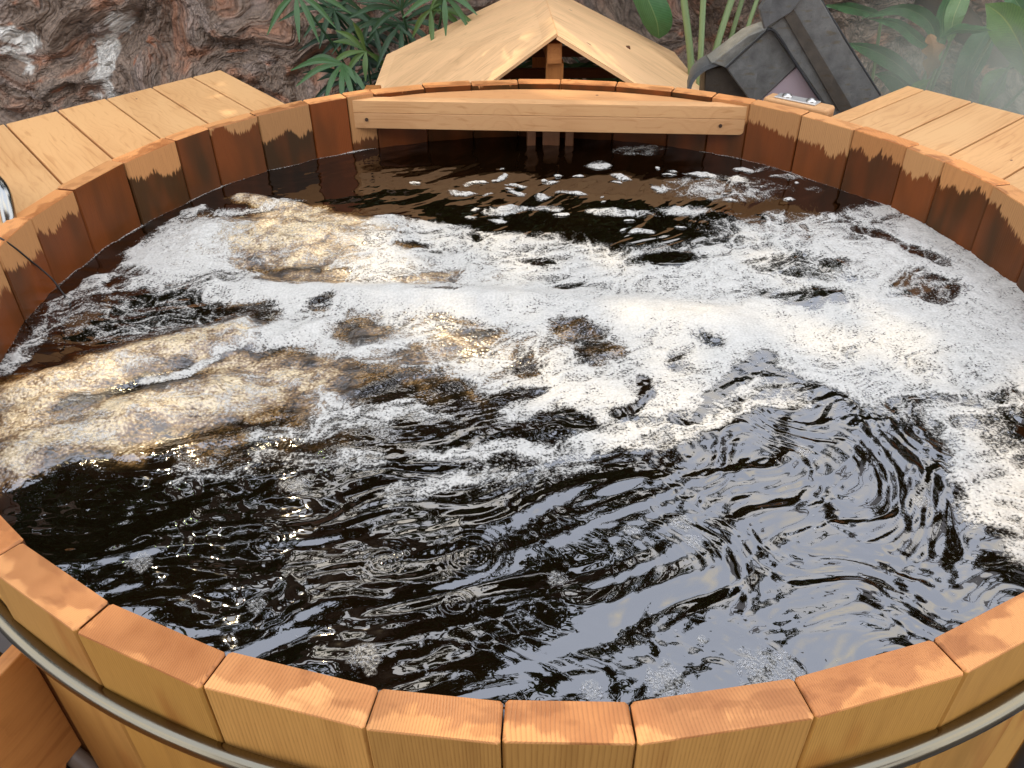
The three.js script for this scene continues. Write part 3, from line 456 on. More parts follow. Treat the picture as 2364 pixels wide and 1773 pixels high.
// ---------------------------------------------------------------- folded grey cover
{
  const s = thing('folded_cover', 'folded grey vinyl tub cover with a mauve lining leaning behind the rim', 'cover');
  const vinylTex = colorTex(512, 512, (x, y, o) => { const n = fbm(x * 0.012, y * 0.012, 4), c = cells(x * 0.11, y * 0.11), f = 0.085 * (1 + 0.9 * n) * (0.8 + 0.35 * ss(0.02, 0.3, c[1] - c[0])), st = ss(0.12, 0.34, fbm(x * 0.008 + 9, y * 0.03, 3)); o[0] = f * lerp(1, 0.95, st); o[1] = f * lerp(1.02, 0.82, st); o[2] = f * lerp(1.04, 0.6, st); });
  const vinylBump = grayTex(512, 512, (x, y) => { const c = cells(x * 0.16, y * 0.16); return 0.3 + 0.5 * ss(0, 0.25, c[1] - c[0]) + 0.3 * fbm(x * 0.02, y * 0.02, 3); });
  const vinyl = (c, r = 0.55) => { const m = vinylTex.clone(), b = vinylBump.clone(); for (const t of [m, b]) t.repeat.set(5, 5); return new THREE.MeshStandardMaterial({ map: m, color: rgb(...c), roughness: r, bumpMap: b, bumpScale: 0.0012 }); };
  const slab = (pts, depth, bev) => {                       // outline in x, y at the depth of its first point, reaching back
    const sh = new THREE.Shape(); pts.forEach((p, i) => i ? sh.lineTo(p[0], p[1]) : sh.moveTo(p[0], p[1])); sh.closePath();
    const g = new THREE.ExtrudeGeometry(sh, { depth: depth - 2 * bev, bevelEnabled: true, bevelSize: bev * 0.5, bevelThickness: bev, bevelSegments: 4, bevelOffset: -bev * 0.5 }); g.translate(0, 0, pts[0][2] - depth + bev); return g;
  };
  const grey = vinyl([1.35, 1.36, 1.28]), grey2 = vinyl([1.0, 1.02, 1.0]), brown = vinyl([0.62, 0.5, 0.36]), light = vinyl([1.9, 1.85, 1.6], 0.5);
  part('inner_panel', slab([[0.513, 0.006, -1], [0.607, 0.1, -1], [0.619, 0.103, -1], [0.705, 0.009, -1], [0.618, -.088, -1], [0.587, -.078, -1], [0.533, -.018, -1]], 0.1, 0.008), grey, s);
  part('outer_panel', slab([[0.61, 0.11, -.985], [0.676, 0.183, -.985], [0.725, 0.183, -.985], [0.818, 0.074, -.985], [0.944, -.067, -.985], [0.875, -.12, -.985], [0.825, -.127, -.985], [0.7, 0.013, -.985]], 0.11, 0.01), grey, s);
  part('seam_band', slab([[0.624, 0.158, -.979], [0.656, 0.162, -.979], [0.775, 0.018, -.979], [0.877, -.106, -.979], [0.834, -.106, -.979], [0.745, 0.006, -.979]], 0.008, 0.002), brown, s);
  part('piping', tube([[0.6, 0.104, -.981], [0.615, 0.106, -.981], [0.699, 0.013, -.981], [0.759, -.056, -.981], [0.811, -.111, -.981]], 0.0035, 30, 8), vinyl([0.25, 0.25, 0.27]), s);
  part('edge_seam', tube([[0.724, 0.182, -.99], [0.819, 0.072, -.987], [0.941, -.066, -.987]], 0.003, 24, 8), vinyl([0.35, 0.35, 0.35]), s);
  part('edge_seam', tube([[0.513, 0.005, -.999], [0.56, 0.054, -.999], [0.61, 0.102, -.999]], 0.0028, 24, 8), vinyl([0.4, 0.4, 0.38]), s);
  part('top_flap', slab([[0.571, 0.158, -.972], [0.583, 0.184, -.972], [0.678, 0.185, -.972], [0.655, 0.149, -.972], [0.593, 0.109, -.972]], 0.02, 0.006), grey2, s);
  part('edge_strip', slab([[0.476, 0.015, -1.012], [0.564, 0.086, -1.012], [0.611, 0.103, -1.012], [0.616, 0.099, -1.012], [0.516, 0.001, -1.012]], 0.08, 0.006), light, s);
  part('underside', slab([[0.465, -.006, -1.03], [0.517, 0.001, -1.03], [0.544, -.026, -1.03], [0.606, -.097, -1.03], [0.471, -.097, -1.03]], 0.08, 0.006), brown, s);
  part('lining', slab([[0.707, 0.007, -1.006], [0.619, -.088, -1.006], [0.649, -.113, -1.006], [0.834, -.137, -1.006]], 0.02, 0.002), new THREE.MeshStandardMaterial({ color: rgb(0.40, 0.335, 0.375), roughness: 0.5 }), s);
  // the loose skirt on the left edge, a curved sheet of vinyl
  const a = [0.414, -.056, -.99], b = [0.424, -.022, -1], c = [0.455, 0.004, -1.01], d = [0.505, 0.018, -1.02], cv = new THREE.CatmullRomCurve3([a, b, c, d].map(v3)), t = new Tris();
  for (let i = 0; i < 12; i++) for (const lift of [0]) { const p = cv.getPoint(i / 12), q = cv.getPoint((i + 1) / 12), bk = (k) => k.clone().add(new THREE.Vector3(0.014, 0.006, -0.09)); t.quad(p.toArray(), q.toArray(), bk(q).toArray(), bk(p).toArray(), [i / 12, 0], [(i + 1) / 12, 0], [(i + 1) / 12, 0.5], [i / 12, 0.5]); const dn = (k) => k.clone().add(new THREE.Vector3(0.008, -0.008, 0.001)); t.quad(dn(p).toArray(), dn(q).toArray(), q.toArray(), p.toArray(), [i / 12, 0.6], [(i + 1) / 12, 0.6], [(i + 1) / 12, 0.65], [i / 12, 0.65]); }
  part('skirt', t.done(), grey2, s);
}

// ---------------------------------------------------------------- handrail, cable, cabinet, drain pipe
{
  const chrome = new THREE.MeshStandardMaterial({ color: rgb(0.33, 0.33, 0.31), metalness: 1, roughness: 0.22 });
  const h = thing('grab_handle', 'bent chrome grab handle beside the left deck at the rim', 'handle');
  part('bar', tube([[-0.975, -0.16, -0.055], [-0.968, -0.04, -0.06], [-0.966, 0.004, -0.072], [-0.975, 0.034, -0.095], [-1.0, 0.046, -0.125], [-1.06, 0.047, -0.17], [-1.12, 0.04, -0.2], [-1.15, -0.01, -0.215], [-1.155, -0.15, -0.22]], 0.0125, 80, 16), chrome, h);
  part('flange', new THREE.CylinderGeometry(0.026, 0.026, 0.006, 24).translate(-0.975, -0.16, -0.055), chrome, h);
  const c = part('cable', tube([[-1.02, 0.004, -0.03], [-0.975, 0.004, 0.0], [-0.943, 0.003, 0.014], [-0.926, 0.001, 0.024], [-0.9225, -0.025, 0.006], [-0.922, -0.06, -0.018], [-0.918, -0.082, -0.03], [-0.905, -0.105, -0.032], [-0.892, -0.13, -0.027], [-0.868, -0.15, -0.006]], 0.0016, 80, 8), new THREE.MeshStandardMaterial({ color: rgb(0.012, 0.01, 0.01), roughness: 0.5 }), scene);
  c.userData = { label: 'thin black cable hanging over the left rim into the water', category: 'cable' };
  const k = thing('equipment_cabinet', 'plywood equipment cabinet standing against the tub in the lower left corner', 'cabinet', [-0.59, GROUND, 0.738]);
  k.rotation.y = rad(-17.5);
  const ply = tint(orangePlyTex, [0.92, 0.86, 0.8], 0.5), sh = new THREE.Shape(); sh.moveTo(0, 0); sh.lineTo(0.6, 0); sh.lineTo(0.6, 0.895); sh.lineTo(0, 0.895); sh.lineTo(0, 0.70); sh.lineTo(0.026, 0.70); sh.lineTo(0.032, 0.69); sh.lineTo(0.03, 0.6); sh.lineTo(0, 0.6); sh.closePath();
  const g = new THREE.ExtrudeGeometry(sh, { depth: 0.018, bevelEnabled: true, bevelSize: 0.0012, bevelThickness: 0.0012, bevelSegments: 1 }); g.rotateY(-Math.PI / 2);
  part('side_panel', g, ply, k);
  part('batten', bar([0.006, 0, -0.02], [0.006, 0.9, -0.02], 0.05, 0.03), tint(orangePlyTex, [0.6, 0.5, 0.42]), k);
  part('front_panel', box(0.5, 0.895, 0.018).translate(-0.28, 0.4475, 0.6), ply, k);
  const hose = new THREE.MeshStandardMaterial({ color: rgb(0.16, 0.12, 0.09), roughness: 0.45 });
  part('hose', tube([[0.02, 0.2, 0.012], [0.02, 0.45, 0.014], [0.018, 0.66, 0.012], [-0.03, 0.71, 0.01]], 0.012, 40, 12), hose, k);
  const rubber = new THREE.MeshStandardMaterial({ color: rgb(0.018, 0.018, 0.02), roughness: 0.55 });
  part('pump_housing', box(0.3, 0.5, 0.34, 0.02).translate(-0.2, 0.62, 0.16), rubber, k);
  const p = part('drain_pipe', tube([[0.458, -.13, 0.855], [0.468, -0.5, 0.862], [0.466, GROUND, 0.862]].map((q, i) => i ? q : [q[0] + 0.006, -0.125, q[2] + 0.008]), 0.011, 20, 14), rubber, scene);
  p.userData = { label: 'black pipe running down the outside of the tub at lower right', category: 'pipe' };
}

// ---------------------------------------------------------------- rock wall
{
  const X0 = -3.6, X1 = 3.6, yA = -1.1, yB = 2.3;
  const base = (x) => -2.25 + 0.75 * ss(-1.0, -3.4, x) + 0.55 * ss(1.6, 3.6, x);
  const sw = (x, y) => { const a = fbm(x * 1.9 + 4, y * 1.9, 3), b = fbm(x * 1.9 - 7, y * 1.9 + 13, 3); return [x + a * 0.55, y + b * 0.55]; };
  const rel = (x, y) => { const [wx, wy] = sw(x, y); return fbm(x * 1.3, y * 1.3 + 3, 3) * 0.34 + ridge(wx * 2.6, wy * 2.6, 2) * 0.16 + ridge(wx * 7.5 + 2, wy * 6, 3) * 0.06 + fbm(wx * 22, wy * 20, 3) * 0.04 + ridge(wx * 34, wy * 26 + 5, 2) * 0.014; };
  const xs = [], ys = []; for (let i = 0; i <= 620; i++) xs.push(lerp(X0, X1, i / 620)); for (let y = yA; y < 0.15; y += 0.0085) ys.push(y); for (let y = 0.15; y <= yB; y += 0.05) ys.push(y);
  const pos = [], uv = [], idx = [];
  for (const yy of ys) for (const x of xs) { const y = yy > 0.15 ? 0.15 + (yy - 0.15) * lerp(1, 0.4, ss(-1.9, -1.1, x)) : yy; pos.push(x, y, base(x) + rel(x, y) + 0.12 * Math.max(0, -0.4 - y) - 0.1 * Math.max(0, y)); uv.push((x - X0) / 4.8, (y + 1.1) / 1.2); }
  const n = xs.length; for (let j = 0; j + 1 < ys.length; j++) for (let i = 0; i + 1 < n; i++) { const a = j * n + i; idx.push(a, a + 1, a + n + 1, a, a + n + 1, a + n); }
  const g = new THREE.BufferGeometry(); g.setAttribute('position', new THREE.Float32BufferAttribute(pos, 3)); g.setAttribute('uv', new THREE.Float32BufferAttribute(uv, 2)); g.setIndex(idx); g.computeVertexNormals();
  const crack = (wx, wy) => (0.66 + 0.34 * ss(0, 0.16, Math.abs(noise(wx * 26 + 3, wy * 20) + 0.3 * noise(wx * 60, wy * 60)))) * (0.68 + 0.32 * ss(0, 0.2, Math.abs(noise(wx * 70 + 9, wy * 58 + 5))));
  const veins = [[[-1.58, -.075, -2.1], [-1.679, -.211, -2.1], 0.03], [[-1.674, -.194, -2.1], [-1.674, -.346, -2.1], 0.034], [[-1.967, -.078, -1.9], [-1.887, -.144, -1.9], 0.03], [[-1.963, -.16, -1.9], [-1.917, -.227, -1.9], 0.025]];
  const map = colorTex(2048, 512, (i, j, o) => {
    const x = i / 2048 * 4.8 + X0, y = j / 512 * 1.2 - 1.1, [wx, wy] = sw(x, y);
    const a = ridge(wx * 7.5 + 2, wy * 6, 3), b = fbm(wx * 5 + 30, wy * 9, 4), c = fbm(wx * 26, wy * 40, 3), red = ss(0.06, 0.42, b + 0.35 * a - 0.1 + 0.25 * c), blue = ss(0.05, 0.3, fbm(wx * 4 - 9, wy * 5 + 40, 4));
    let r = lerp(0.24, 0.34, red), gg = lerp(0.175, 0.165, red), bb = lerp(0.13, 0.095, red);
    r = lerp(r, 0.14, blue * 0.55); gg = lerp(gg, 0.115, blue * 0.55); bb = lerp(bb, 0.095, blue * 0.55);
    const pale = ss(0.16, 0.34, fbm(wx * 9 + 60, wy * 7, 4) + 0.12 * a); r = lerp(r, 0.34, pale * 0.6); gg = lerp(gg, 0.27, pale * 0.6); bb = lerp(bb, 0.23, pale * 0.6);
    const or = ss(0.2, 0.36, fbm(wx * 11 + 5, wy * 16 + 80, 3)); r = lerp(r, 0.48, or * 0.75); gg = lerp(gg, 0.17, or * 0.75); bb = lerp(bb, 0.075, or * 0.75);
    let w = 0; for (const [p, q, rr] of veins) { const dx = q[0] - p[0], dy = q[1] - p[1], t = clamp(((x - p[0]) * dx + (y - p[1]) * dy) / (dx * dx + dy * dy)), d = Math.hypot(x - p[0] - t * dx, y - p[1] - t * dy) / rr; w = Math.max(w, ss(1.15, 0.5, d + 2.4 * fbm(x * 17, y * 12, 4) + 0.9 * c)); }
    r = lerp(r, 0.74, w); gg = lerp(gg, 0.72, w); bb = lerp(bb, 0.66, w);
    const k = (1.18 + 0.6 * c + 0.4 * noise(x * 130, y * 150)) * crack(wx, wy); o[0] = r * k; o[1] = gg * k; o[2] = bb * k;
  }, THREE.MirroredRepeatWrapping);
  const rb = grayTex(2048, 512, (i, j) => { const x = i / 2048 * 4.8 + X0, y = j / 512 * 1.2 - 1.1, [wx, wy] = sw(x, y); return 0.25 + 0.45 * crack(wx, wy) + fbm(x * 30, y * 30, 4) * 0.5; }, THREE.MirroredRepeatWrapping);
  const m = setting('rock_wall', g, new THREE.MeshPhysicalMaterial({ map, roughness: 0.62, bumpMap: rb, bumpScale: 0.03 }), 'reddish brown rock wall with white mineral streaks behind the tub', 'rock wall');
}
{
  const paving = colorTex(512, 512, (x, y, o) => { const n = fbm(x * 0.03, y * 0.03, 4); o[0] = 0.10 + 0.07 * n; o[1] = 0.09 + 0.065 * n; o[2] = 0.085 + 0.06 * n; }); paving.repeat.set(40, 40);
  const g = new THREE.PlaneGeometry(120, 120); g.rotateX(-Math.PI / 2); g.translate(0, GROUND, 0);
  setting('ground', g, new THREE.MeshStandardMaterial({ map: paving, roughness: 0.85 }), 'dark stone ground round the tub', 'ground');
}

// ---------------------------------------------------------------- plants
function leafMat(c, rough = 0.42) { const m = new THREE.MeshPhysicalMaterial({ color: rgb(...c), roughness: rough, side: THREE.DoubleSide, transmission: 0.25, thickness: 0, ior: 1.4 }); return m; }
// one blade along a curve: width profile prof(t), folded along the midrib
function blade(pts, width, side, prof, fold = 0.25, n = 12, wave = 0) {
  const c = new THREE.CatmullRomCurve3(pts.map(v3)), t = new Tris(), S = v3(side).normalize(), rows = [];
  for (let i = 0; i <= n; i++) {
    const k = i / n, p = c.getPoint(k), d = c.getTangent(k), s = S.clone().addScaledVector(d, -S.dot(d)).normalize(), u = s.clone().cross(d).normalize(), w = width * prof(k), wv = wave * Math.sin(k * 17 + pts[0][0] * 40);
    rows.push([p.clone().addScaledVector(s, -w).addScaledVector(u, w * fold + wv), p.clone().addScaledVector(s, -w * 0.5).addScaledVector(u, w * fold * 0.4), p, p.clone().addScaledVector(s, w * 0.5).addScaledVector(u, w * fold * 0.4), p.clone().addScaledVector(s, w).addScaledVector(u, w * fold - wv)]);
  }
  for (let i = 0; i < n; i++) for (let j = 0; j < 4; j++) t.quad(rows[i][j].toArray(), rows[i][j + 1].toArray(), rows[i + 1][j + 1].toArray(), rows[i + 1][j].toArray(), [j / 4, i / n], [(j + 1) / 4, i / n], [(j + 1) / 4, (i + 1) / n], [j / 4, (i + 1) / n]);
  return t.done();
}
const fingerProf = (t) => t < 0.5 ? lerp(0.35, 1, ss(0, 0.5, t)) : lerp(1, 0.3, ss(0.55, 1, t)) * (t > 0.96 ? 0.5 : 1);
const palmMats = [[0.07, 0.155, 0.055], [0.035, 0.085, 0.035], [0.10, 0.18, 0.045], [0.02, 0.05, 0.025]].map((c) => leafMat(c));
function frond(hub, tips, mat, width = 0.0098) {             // finger leaflets from the hub to each tip, drooping
  const gs = tips.map(([x, y, z]) => { const m = [lerp(hub[0], x, 0.5), lerp(hub[1], y, 0.5) + 0.22 * Math.hypot(x - hub[0], y - hub[1], z - hub[2]) * 0.5, lerp(hub[2], z, 0.5)]; const side = new THREE.Vector3(x - hub[0], y - hub[1], z - hub[2]).cross(new THREE.Vector3(0.15, 0.5, 1)); return blade([hub, m, [x, y, z]], width, side.toArray(), fingerProf, 0.3, 8); });
  return mergeGeometries(gs);
}
function palm(label, root, hubs, seed) {
  const o = thing('lady_palm', label, 'palm'), r = rng(seed);
  hubs.forEach(([hub, a0, a1, len, mi, n = 7, list]) => {
    const tips = list ?? Array.from({ length: n }, (_, i) => { const a = rad(lerp(a0, a1, i / (n - 1)) + (r() - 0.5) * 12), L = len * (0.8 + 0.35 * r()); return [hub[0] + Math.cos(a) * L, hub[1] + Math.sin(a) * L * 0.85, hub[2] + (0.1 + 0.5 * r()) * L * (r() < 0.75 ? 1 : -1)]; });
    part('frond', frond(hub, tips, null), palmMats[mi], o);
    part('stalk', tube([[root[0], root[1], root[2]], [lerp(root[0], hub[0], 0.35), lerp(root[1], hub[1], 0.7), lerp(root[2], hub[2], 0.3)], hub], 0.0045, 16, 6), palmMats[1], o);
  });
}
{
  const z = -1.7, near = (x, y) => Zt(x, y);
  function Zt() {}
  palm('lady palm with long light fingers hanging in front of the bare rock', [-0.62, GROUND, -1.95], [
    [[-.799, 0.068, -1.7], 0, 0, 0, 0, 0, [[-.91, -.055, -1.66], [-.87, -.006, -1.68], [-.793, -.07, -1.62], [-.735, -.08, -1.66], [-.681, -.042, -1.7], [-.63, -.008, -1.75]]],
    [[-.669, -.156, -1.68], 0, 0, 0, 0, 0, [[-.849, -.172, -1.66], [-.822, -.209, -1.6], [-.722, -.257, -1.55], [-.661, -.28, -1.55], [-.617, -.277, -1.56], [-.57, -.254, -1.6], [-.808, -.161, -1.75], [-.616, -.206, -1.62]]],
    [[-.595, -.131, -1.75], 100, 300, 0.13, 2],
  ], 11);
  palm('dense dark lady palm filling the gap left of the gabled roof', [-0.42, GROUND, -2.0], [
    [[-.473, -.061, -1.85], -200, 20, 0.2, 1, 9], [[-.462, -.004, -1.8], 20, 220, 0.18, 1, 8], [[-.593, -.055, -1.9], -220, -20, 0.2, 1, 8], [[-.413, -.16, -1.8], -160, 10, 0.16, 1, 8], [[-.679, -.13, -1.95], -230, 0, 0.18, 3, 9], [[-.543, -.235, -1.9], -200, 20, 0.2, 3, 9], [[-.355, 0.005, -1.75], -120, 60, 0.16, 2, 6], [[-.724, -.023, -1.9], -200, 10, 0.18, 1, 8], [[-.3, 0.059, -1.7], -150, 30, 0.14, 0, 7], [[-.708, -.296, -2], -200, 20, 0.2, 3, 9],
  ], 12);
  palm('low lady palm seen under the gabled roof', [0.1, GROUND, -1.95], [
    [[-.07, -.211, -1.8], -190, 10, 0.2, 0, 9], [[0.15, -.212, -1.8], -190, 10, 0.2, 1, 9], [[0.298, -.232, -1.75], -190, 10, 0.18, 0, 8], [[0.015, -.155, -1.9], -200, 20, 0.2, 3, 9],
  ], 13);
}
const broadProf = (t) => Math.pow(Math.sin(Math.PI * clamp(t * 0.97 + 0.03)), 0.75) * (t > 0.75 ? lerp(1, 0.5, (t - 0.75) / 0.25) : 1);
const veinTex = colorTex(256, 512, (x, y, o) => { const u = Math.abs(x / 255 - 0.5) * 2, rib = ss(0.05, 0.02, u), v = 0.5 + 0.5 * Math.sin((y / 512 * 60 - u * 9) * 6.283 / 2), k = 0.82 + 0.2 * v + 0.35 * fbm(x * 0.02, y * 0.02, 3); o[0] = lerp(0.75 * k, 1.6, rib) * 0.6; o[1] = lerp(0.9 * k, 1.25, rib) * 0.6; o[2] = lerp(0.8 * k, 1.2, rib) * 0.6; });
function broadMat(c) { const m = leafMat(c, 0.36); m.map = veinTex; m.color.multiplyScalar(1.7); return m; }
const broadMats = [[0.14, 0.28, 0.12], [0.20, 0.34, 0.07], [0.08, 0.18, 0.07], [0.24, 0.36, 0.15]].map(broadMat), stemMat = new THREE.MeshPhysicalMaterial({ color: rgb(0.17, 0.24, 0.10), roughness: 0.45 }), brownLeaf = leafMat([0.34, 0.17, 0.06], 0.7);
{
  const o = thing('tall_ginger', 'tall ginger plant with pale green upright stems beside the grey cover', 'plant');
  const stems = [[[0.482, 0.086, -1.6], [0.532, -.177, -1.55], 0.0115], [[0.539, 0.095, -1.55], [0.549, -.193, -1.5], 0.0095], [[0.65, 0.099, -1.6], [0.593, -.147, -1.55], 0.011], [[0.695, 0.089, -1.65], [0.644, -.176, -1.6], 0.008], [[0.73, 0.084, -1.6], [0.699, -.052, -1.58], 0.007]];
  for (const [a, b, r] of stems) { const d = [b[0] - a[0], b[1] - a[1], b[2] - a[2]], k = (GROUND - a[1]) / d[1] * 0.55; part('stem', tube([[a[0] - d[0] * 0.4, a[1] - d[1] * 0.4 + 0.02, a[2]], a, b, [a[0] + d[0] * k * 0.7, GROUND, a[2] + 0.1]], r, 30, 12), stemMat, o); }
  part('leaf', blade([[0.271, 0.186, -1.75], [0.364, 0.072, -1.68], [0.412, -.015, -1.65], [0.428, -.075, -1.66]], 0.052, [1, 0.15, 0.35], (t) => t > 0.6 ? Math.sqrt(Math.max(0, 1 - ((t - 0.6) / 0.4) ** 2)) : lerp(0.75, 1, t / 0.6), 0.3, 16), broadMats[2], o);
  part('leaf', blade([[0.755, 0.051, -1.7], [0.694, 0.114, -1.75], [0.612, 0.169, -1.85], [0.525, 0.177, -1.9]], 0.05, [0.3, 0.2, 1], broadProf, 0.2, 16), broadMats[0], o);
}
{
  const o = thing('canna', 'broad-leaved canna with arching leaves and one withered brown leaf in the mist', 'plant'), root = [1.5, GROUND, -1.95];
  const L = [
    [[[1.2, -.026, -1.75], [1.129, -.004, -1.72], [1.048, 0.015, -1.7], [0.971, 0.022, -1.68]], 0.021, [0.1, 1, 0.5], 0], [[[1.416, -.121, -1.75], [1.346, -.037, -1.7], [1.227, 0.016, -1.66], [1.084, -.006, -1.62]], 0.028, [0.2, 1, 0.55], 0], [[[1.436, -.155, -1.8], [1.336, -.101, -1.72], [1.241, -.042, -1.7], [1.118, -.015, -1.66]], 0.021, [0.2, 1, 0.5], 0],
    [[[1.403, -.27, -1.75], [1.277, -.176, -1.7], [1.168, -.121, -1.68], [1.06, -.091, -1.66]], 0.032, [0.25, 1, 0.5], 0], [[[1.483, -.124, -1.8], [1.472, -.047, -1.8], [1.488, 0.009, -1.82], [1.514, 0.091, -1.85]], 0.033, [1, 0.2, 0.3], 3], [[[1.51, -.18, -1.9], [1.49, -.1, -1.9], [1.478, -.037, -1.9], [1.488, 0.039, -1.9]], 0.024, [1, 0.1, 0.3], 0],
    [[[1.372, -.076, -1.65], [1.411, -.043, -1.62], [1.455, -.041, -1.6], [1.516, -.042, -1.6]], 0.019, [0.1, 1, 0.6], 0], [[[1.701, -.197, -1.6], [1.612, -.077, -1.6], [1.542, -.002, -1.62], [1.484, 0.033, -1.64]], 0.06, [1, 0.2, 0.5], 1], [[[1.606, -.35, -1.9], [1.626, -.247, -1.9], [1.656, -.154, -1.92], [1.714, -.08, -1.95]], 0.05, [1, 0.4, 0.2], 2], [[[1.668, -.354, -1.8], [1.68, -.264, -1.78], [1.724, -.199, -1.78], [1.795, -.168, -1.78]], 0.05, [0.6, 1, 0.3], 1],
    [[[1.528, -.384, -1.9], [1.412, -.308, -1.88], [1.34, -.26, -1.86], [1.261, -.246, -1.84]], 0.045, [0.5, 1, 0.4], 2], [[[1.623, 0.007, -1.75], [1.629, 0.049, -1.76], [1.646, 0.099, -1.8], [1.642, 0.155, -1.8]], 0.05, [1, 0.1, 0.2], 0], [[[1.715, -.057, -1.7], [1.66, -.012, -1.7], [1.627, 0.017, -1.7], [1.593, 0.049, -1.7]], 0.035, [0.8, 0.5, 0.3], 0], [[[1.279, -.322, -1.6], [1.304, -.266, -1.6], [1.325, -.226, -1.6], [1.355, -.196, -1.6]], 0.026, [1, 0.4, 0.3], 1], [[[1.493, -.322, -1.65], [1.506, -.258, -1.65], [1.504, -.21, -1.65], [1.5, -.179, -1.65]], 0.028, [1, 0.4, 0.3], 3],
  ];
  for (const [p, w, s, m] of L) { part('leaf', blade(p, w, s, broadProf, 0.22, 14, 0.002), broadMats[m], o); const b = p[0]; part('stalk', tube([[lerp(root[0], b[0], 0.6), GROUND, lerp(root[2], b[2], 0.3)], [lerp(root[0], b[0], 0.75), lerp(GROUND, b[1], 0.6), lerp(root[2], b[2], 0.5)], b], 0.006, 16, 8), stemMat, o); }
  part('withered_leaf', blade([[1.32, -.057, -1.62], [1.334, -.09, -1.6], [1.346, -.142, -1.6], [1.349, -.204, -1.61]], 0.036, [1, 0.1, 0.4], (t) => broadProf(t) * (0.75 + 0.3 * Math.sin(t * 19)), 0.5, 16, 0.006), brownLeaf, o, 'withered brown leaf hanging down');
}
// steam drifting over the right deck: thin wisps at many depths
{
  const wisp = colorTex(256, 256, (x, y, o) => { const u = x / 128 - 1, v = y / 128 - 1, e = clamp(1 - Math.hypot(u, v)); o[0] = 0.40; o[1] = 0.43; o[2] = 0.36; o[3] = clamp(ss(0, 0.8, e) * (0.55 + 1.1 * fbm(x * 0.012 + 3, y * 0.012, 4))); }, THREE.ClampToEdgeWrapping);
  const mat = new THREE.MeshPhysicalMaterial({ map: wisp, transparent: true, opacity: 0.14, roughness: 1, side: THREE.DoubleSide, ior: 1.0 });
  const gs = [], r = rng(99);
  for (let i = 0; i < 22; i++) { const g = new THREE.PlaneGeometry(0.5 + 0.45 * r(), 0.4 + 0.35 * r(), 8, 8), q = g.attributes.position; for (let k = 0; k < q.count; k++) q.setZ(k, 0.06 * fbm(q.getX(k) * 4 + i * 9, q.getY(k) * 4, 2)); g.rotateZ(r() * 6.28); g.rotateX(-0.5 + (r() - 0.5) * 0.9); g.rotateY((r() - 0.5) * 1.2); g.translate(1.1 + 0.6 * r(), -0.3 + 0.28 * r(), -1.55 + 0.55 * r()); g.computeVertexNormals(); gs.push(g); }
  setting('steam', mergeGeometries(gs), mat, 'pale steam drifting in front of the leaves on the right', 'steam', 'stuff');
}

// ---------------------------------------------------------------- trees outside the frame, mirrored in the water; the sun comes through them
const canopyMats = [[0.035, 0.07, 0.022], [0.05, 0.09, 0.025]].map((c) => leafMat(c, 0.5)), bark = new THREE.MeshStandardMaterial({ color: rgb(0.09, 0.065, 0.045), roughness: 0.9 });
const leafGeo = (() => { const t = new Tris(), w = 0.055, l = 0.24; t.tri([0, 0, 0], [-w, 0.012, l * 0.45], [0, 0, l * 0.5], [0, 0], [0, 0], [0, 0]); t.tri([0, 0, 0], [0, 0, l * 0.5], [w, 0.012, l * 0.45], [0, 0], [0, 0], [0, 0]); t.tri([-w, 0.012, l * 0.45], [0, -0.012, l], [0, 0, l * 0.5], [0, 0], [0, 0], [0, 0]); t.tri([0, 0, l * 0.5], [0, -0.012, l], [w, 0.012, l * 0.45], [0, 0], [0, 0], [0, 0]); return t.done(); })();
function tree(label, root, crown, rad3, n, clumps, seed, mat, leaf = 1) {
  const o = thing('tree', label, 'tree', root), r = rng(seed), c = [crown[0] - root[0], crown[1] - root[1], crown[2] - root[2]];
  const tr = [tube([[0, 0, 0], [c[0] * 0.15, c[1] * 0.4, c[2] * 0.15], [c[0] * 0.8, c[1] * 0.85, c[2] * 0.8], c], 0.12 * leaf, 30, 10)], C = [];
  for (let i = 0; i < clumps; i++) { let p; do p = [r() * 2 - 1, r() * 2 - 1, r() * 2 - 1]; while (Math.hypot(...p) > 1); C.push(p.map((k, a) => c[a] + k * rad3[a])); if (i < 14) tr.push(tube([[c[0] * 0.5, c[1] * 0.65, c[2] * 0.5], [lerp(c[0] * 0.5, C[i][0], 0.5), lerp(c[1] * 0.7, C[i][1], 0.6), lerp(c[2] * 0.5, C[i][2], 0.5)], C[i]], 0.035 * leaf, 10, 6)); }
  part('trunk', mergeGeometries(tr), bark, o);
  const im = new THREE.InstancedMesh(leafGeo, mat, n), M = new THREE.Matrix4(), Q = new THREE.Quaternion(), E = new THREE.Euler();
  for (let i = 0; i < n; i++) { const k = C[i % clumps], s = 0.42 * leaf, g = () => (r() + r() + r() - 1.5) * s; E.set((r() - 0.5) * 1.6, r() * 6.28, (r() - 0.5) * 1.2); Q.setFromEuler(E); const z = (0.75 + r() * 0.7) * leaf; M.compose(new THREE.Vector3(k[0] + g(), k[1] + g() * 0.7, k[2] + g()), Q, new THREE.Vector3(z, z, z)); im.setMatrixAt(i, M); }
  im.name = 'crown'; im.castShadow = im.receiveShadow = true; im.userData.kind = 'stuff'; o.add(im);
}
tree('tall leafy tree standing behind the rock wall at left centre', [-2.6, GROUND, -4.6], [-2.1, 3.9, -3.8], [1.6, 1.2, 1.2], 360, 14, 41, canopyMats[0]);
tree('leafy tree overhanging the left deck', [-4.4, GROUND, -2.6], [-3.5, 3.6, -1.8], [1.5, 1.3, 1.7], 700, 26, 42, canopyMats[1]);
tree('spreading tree high behind the gabled roof', [0.4, GROUND, -5.4], [0.15, 3.9, -3.6], [1.5, 0.9, 0.8], 720, 22, 43, canopyMats[0]);
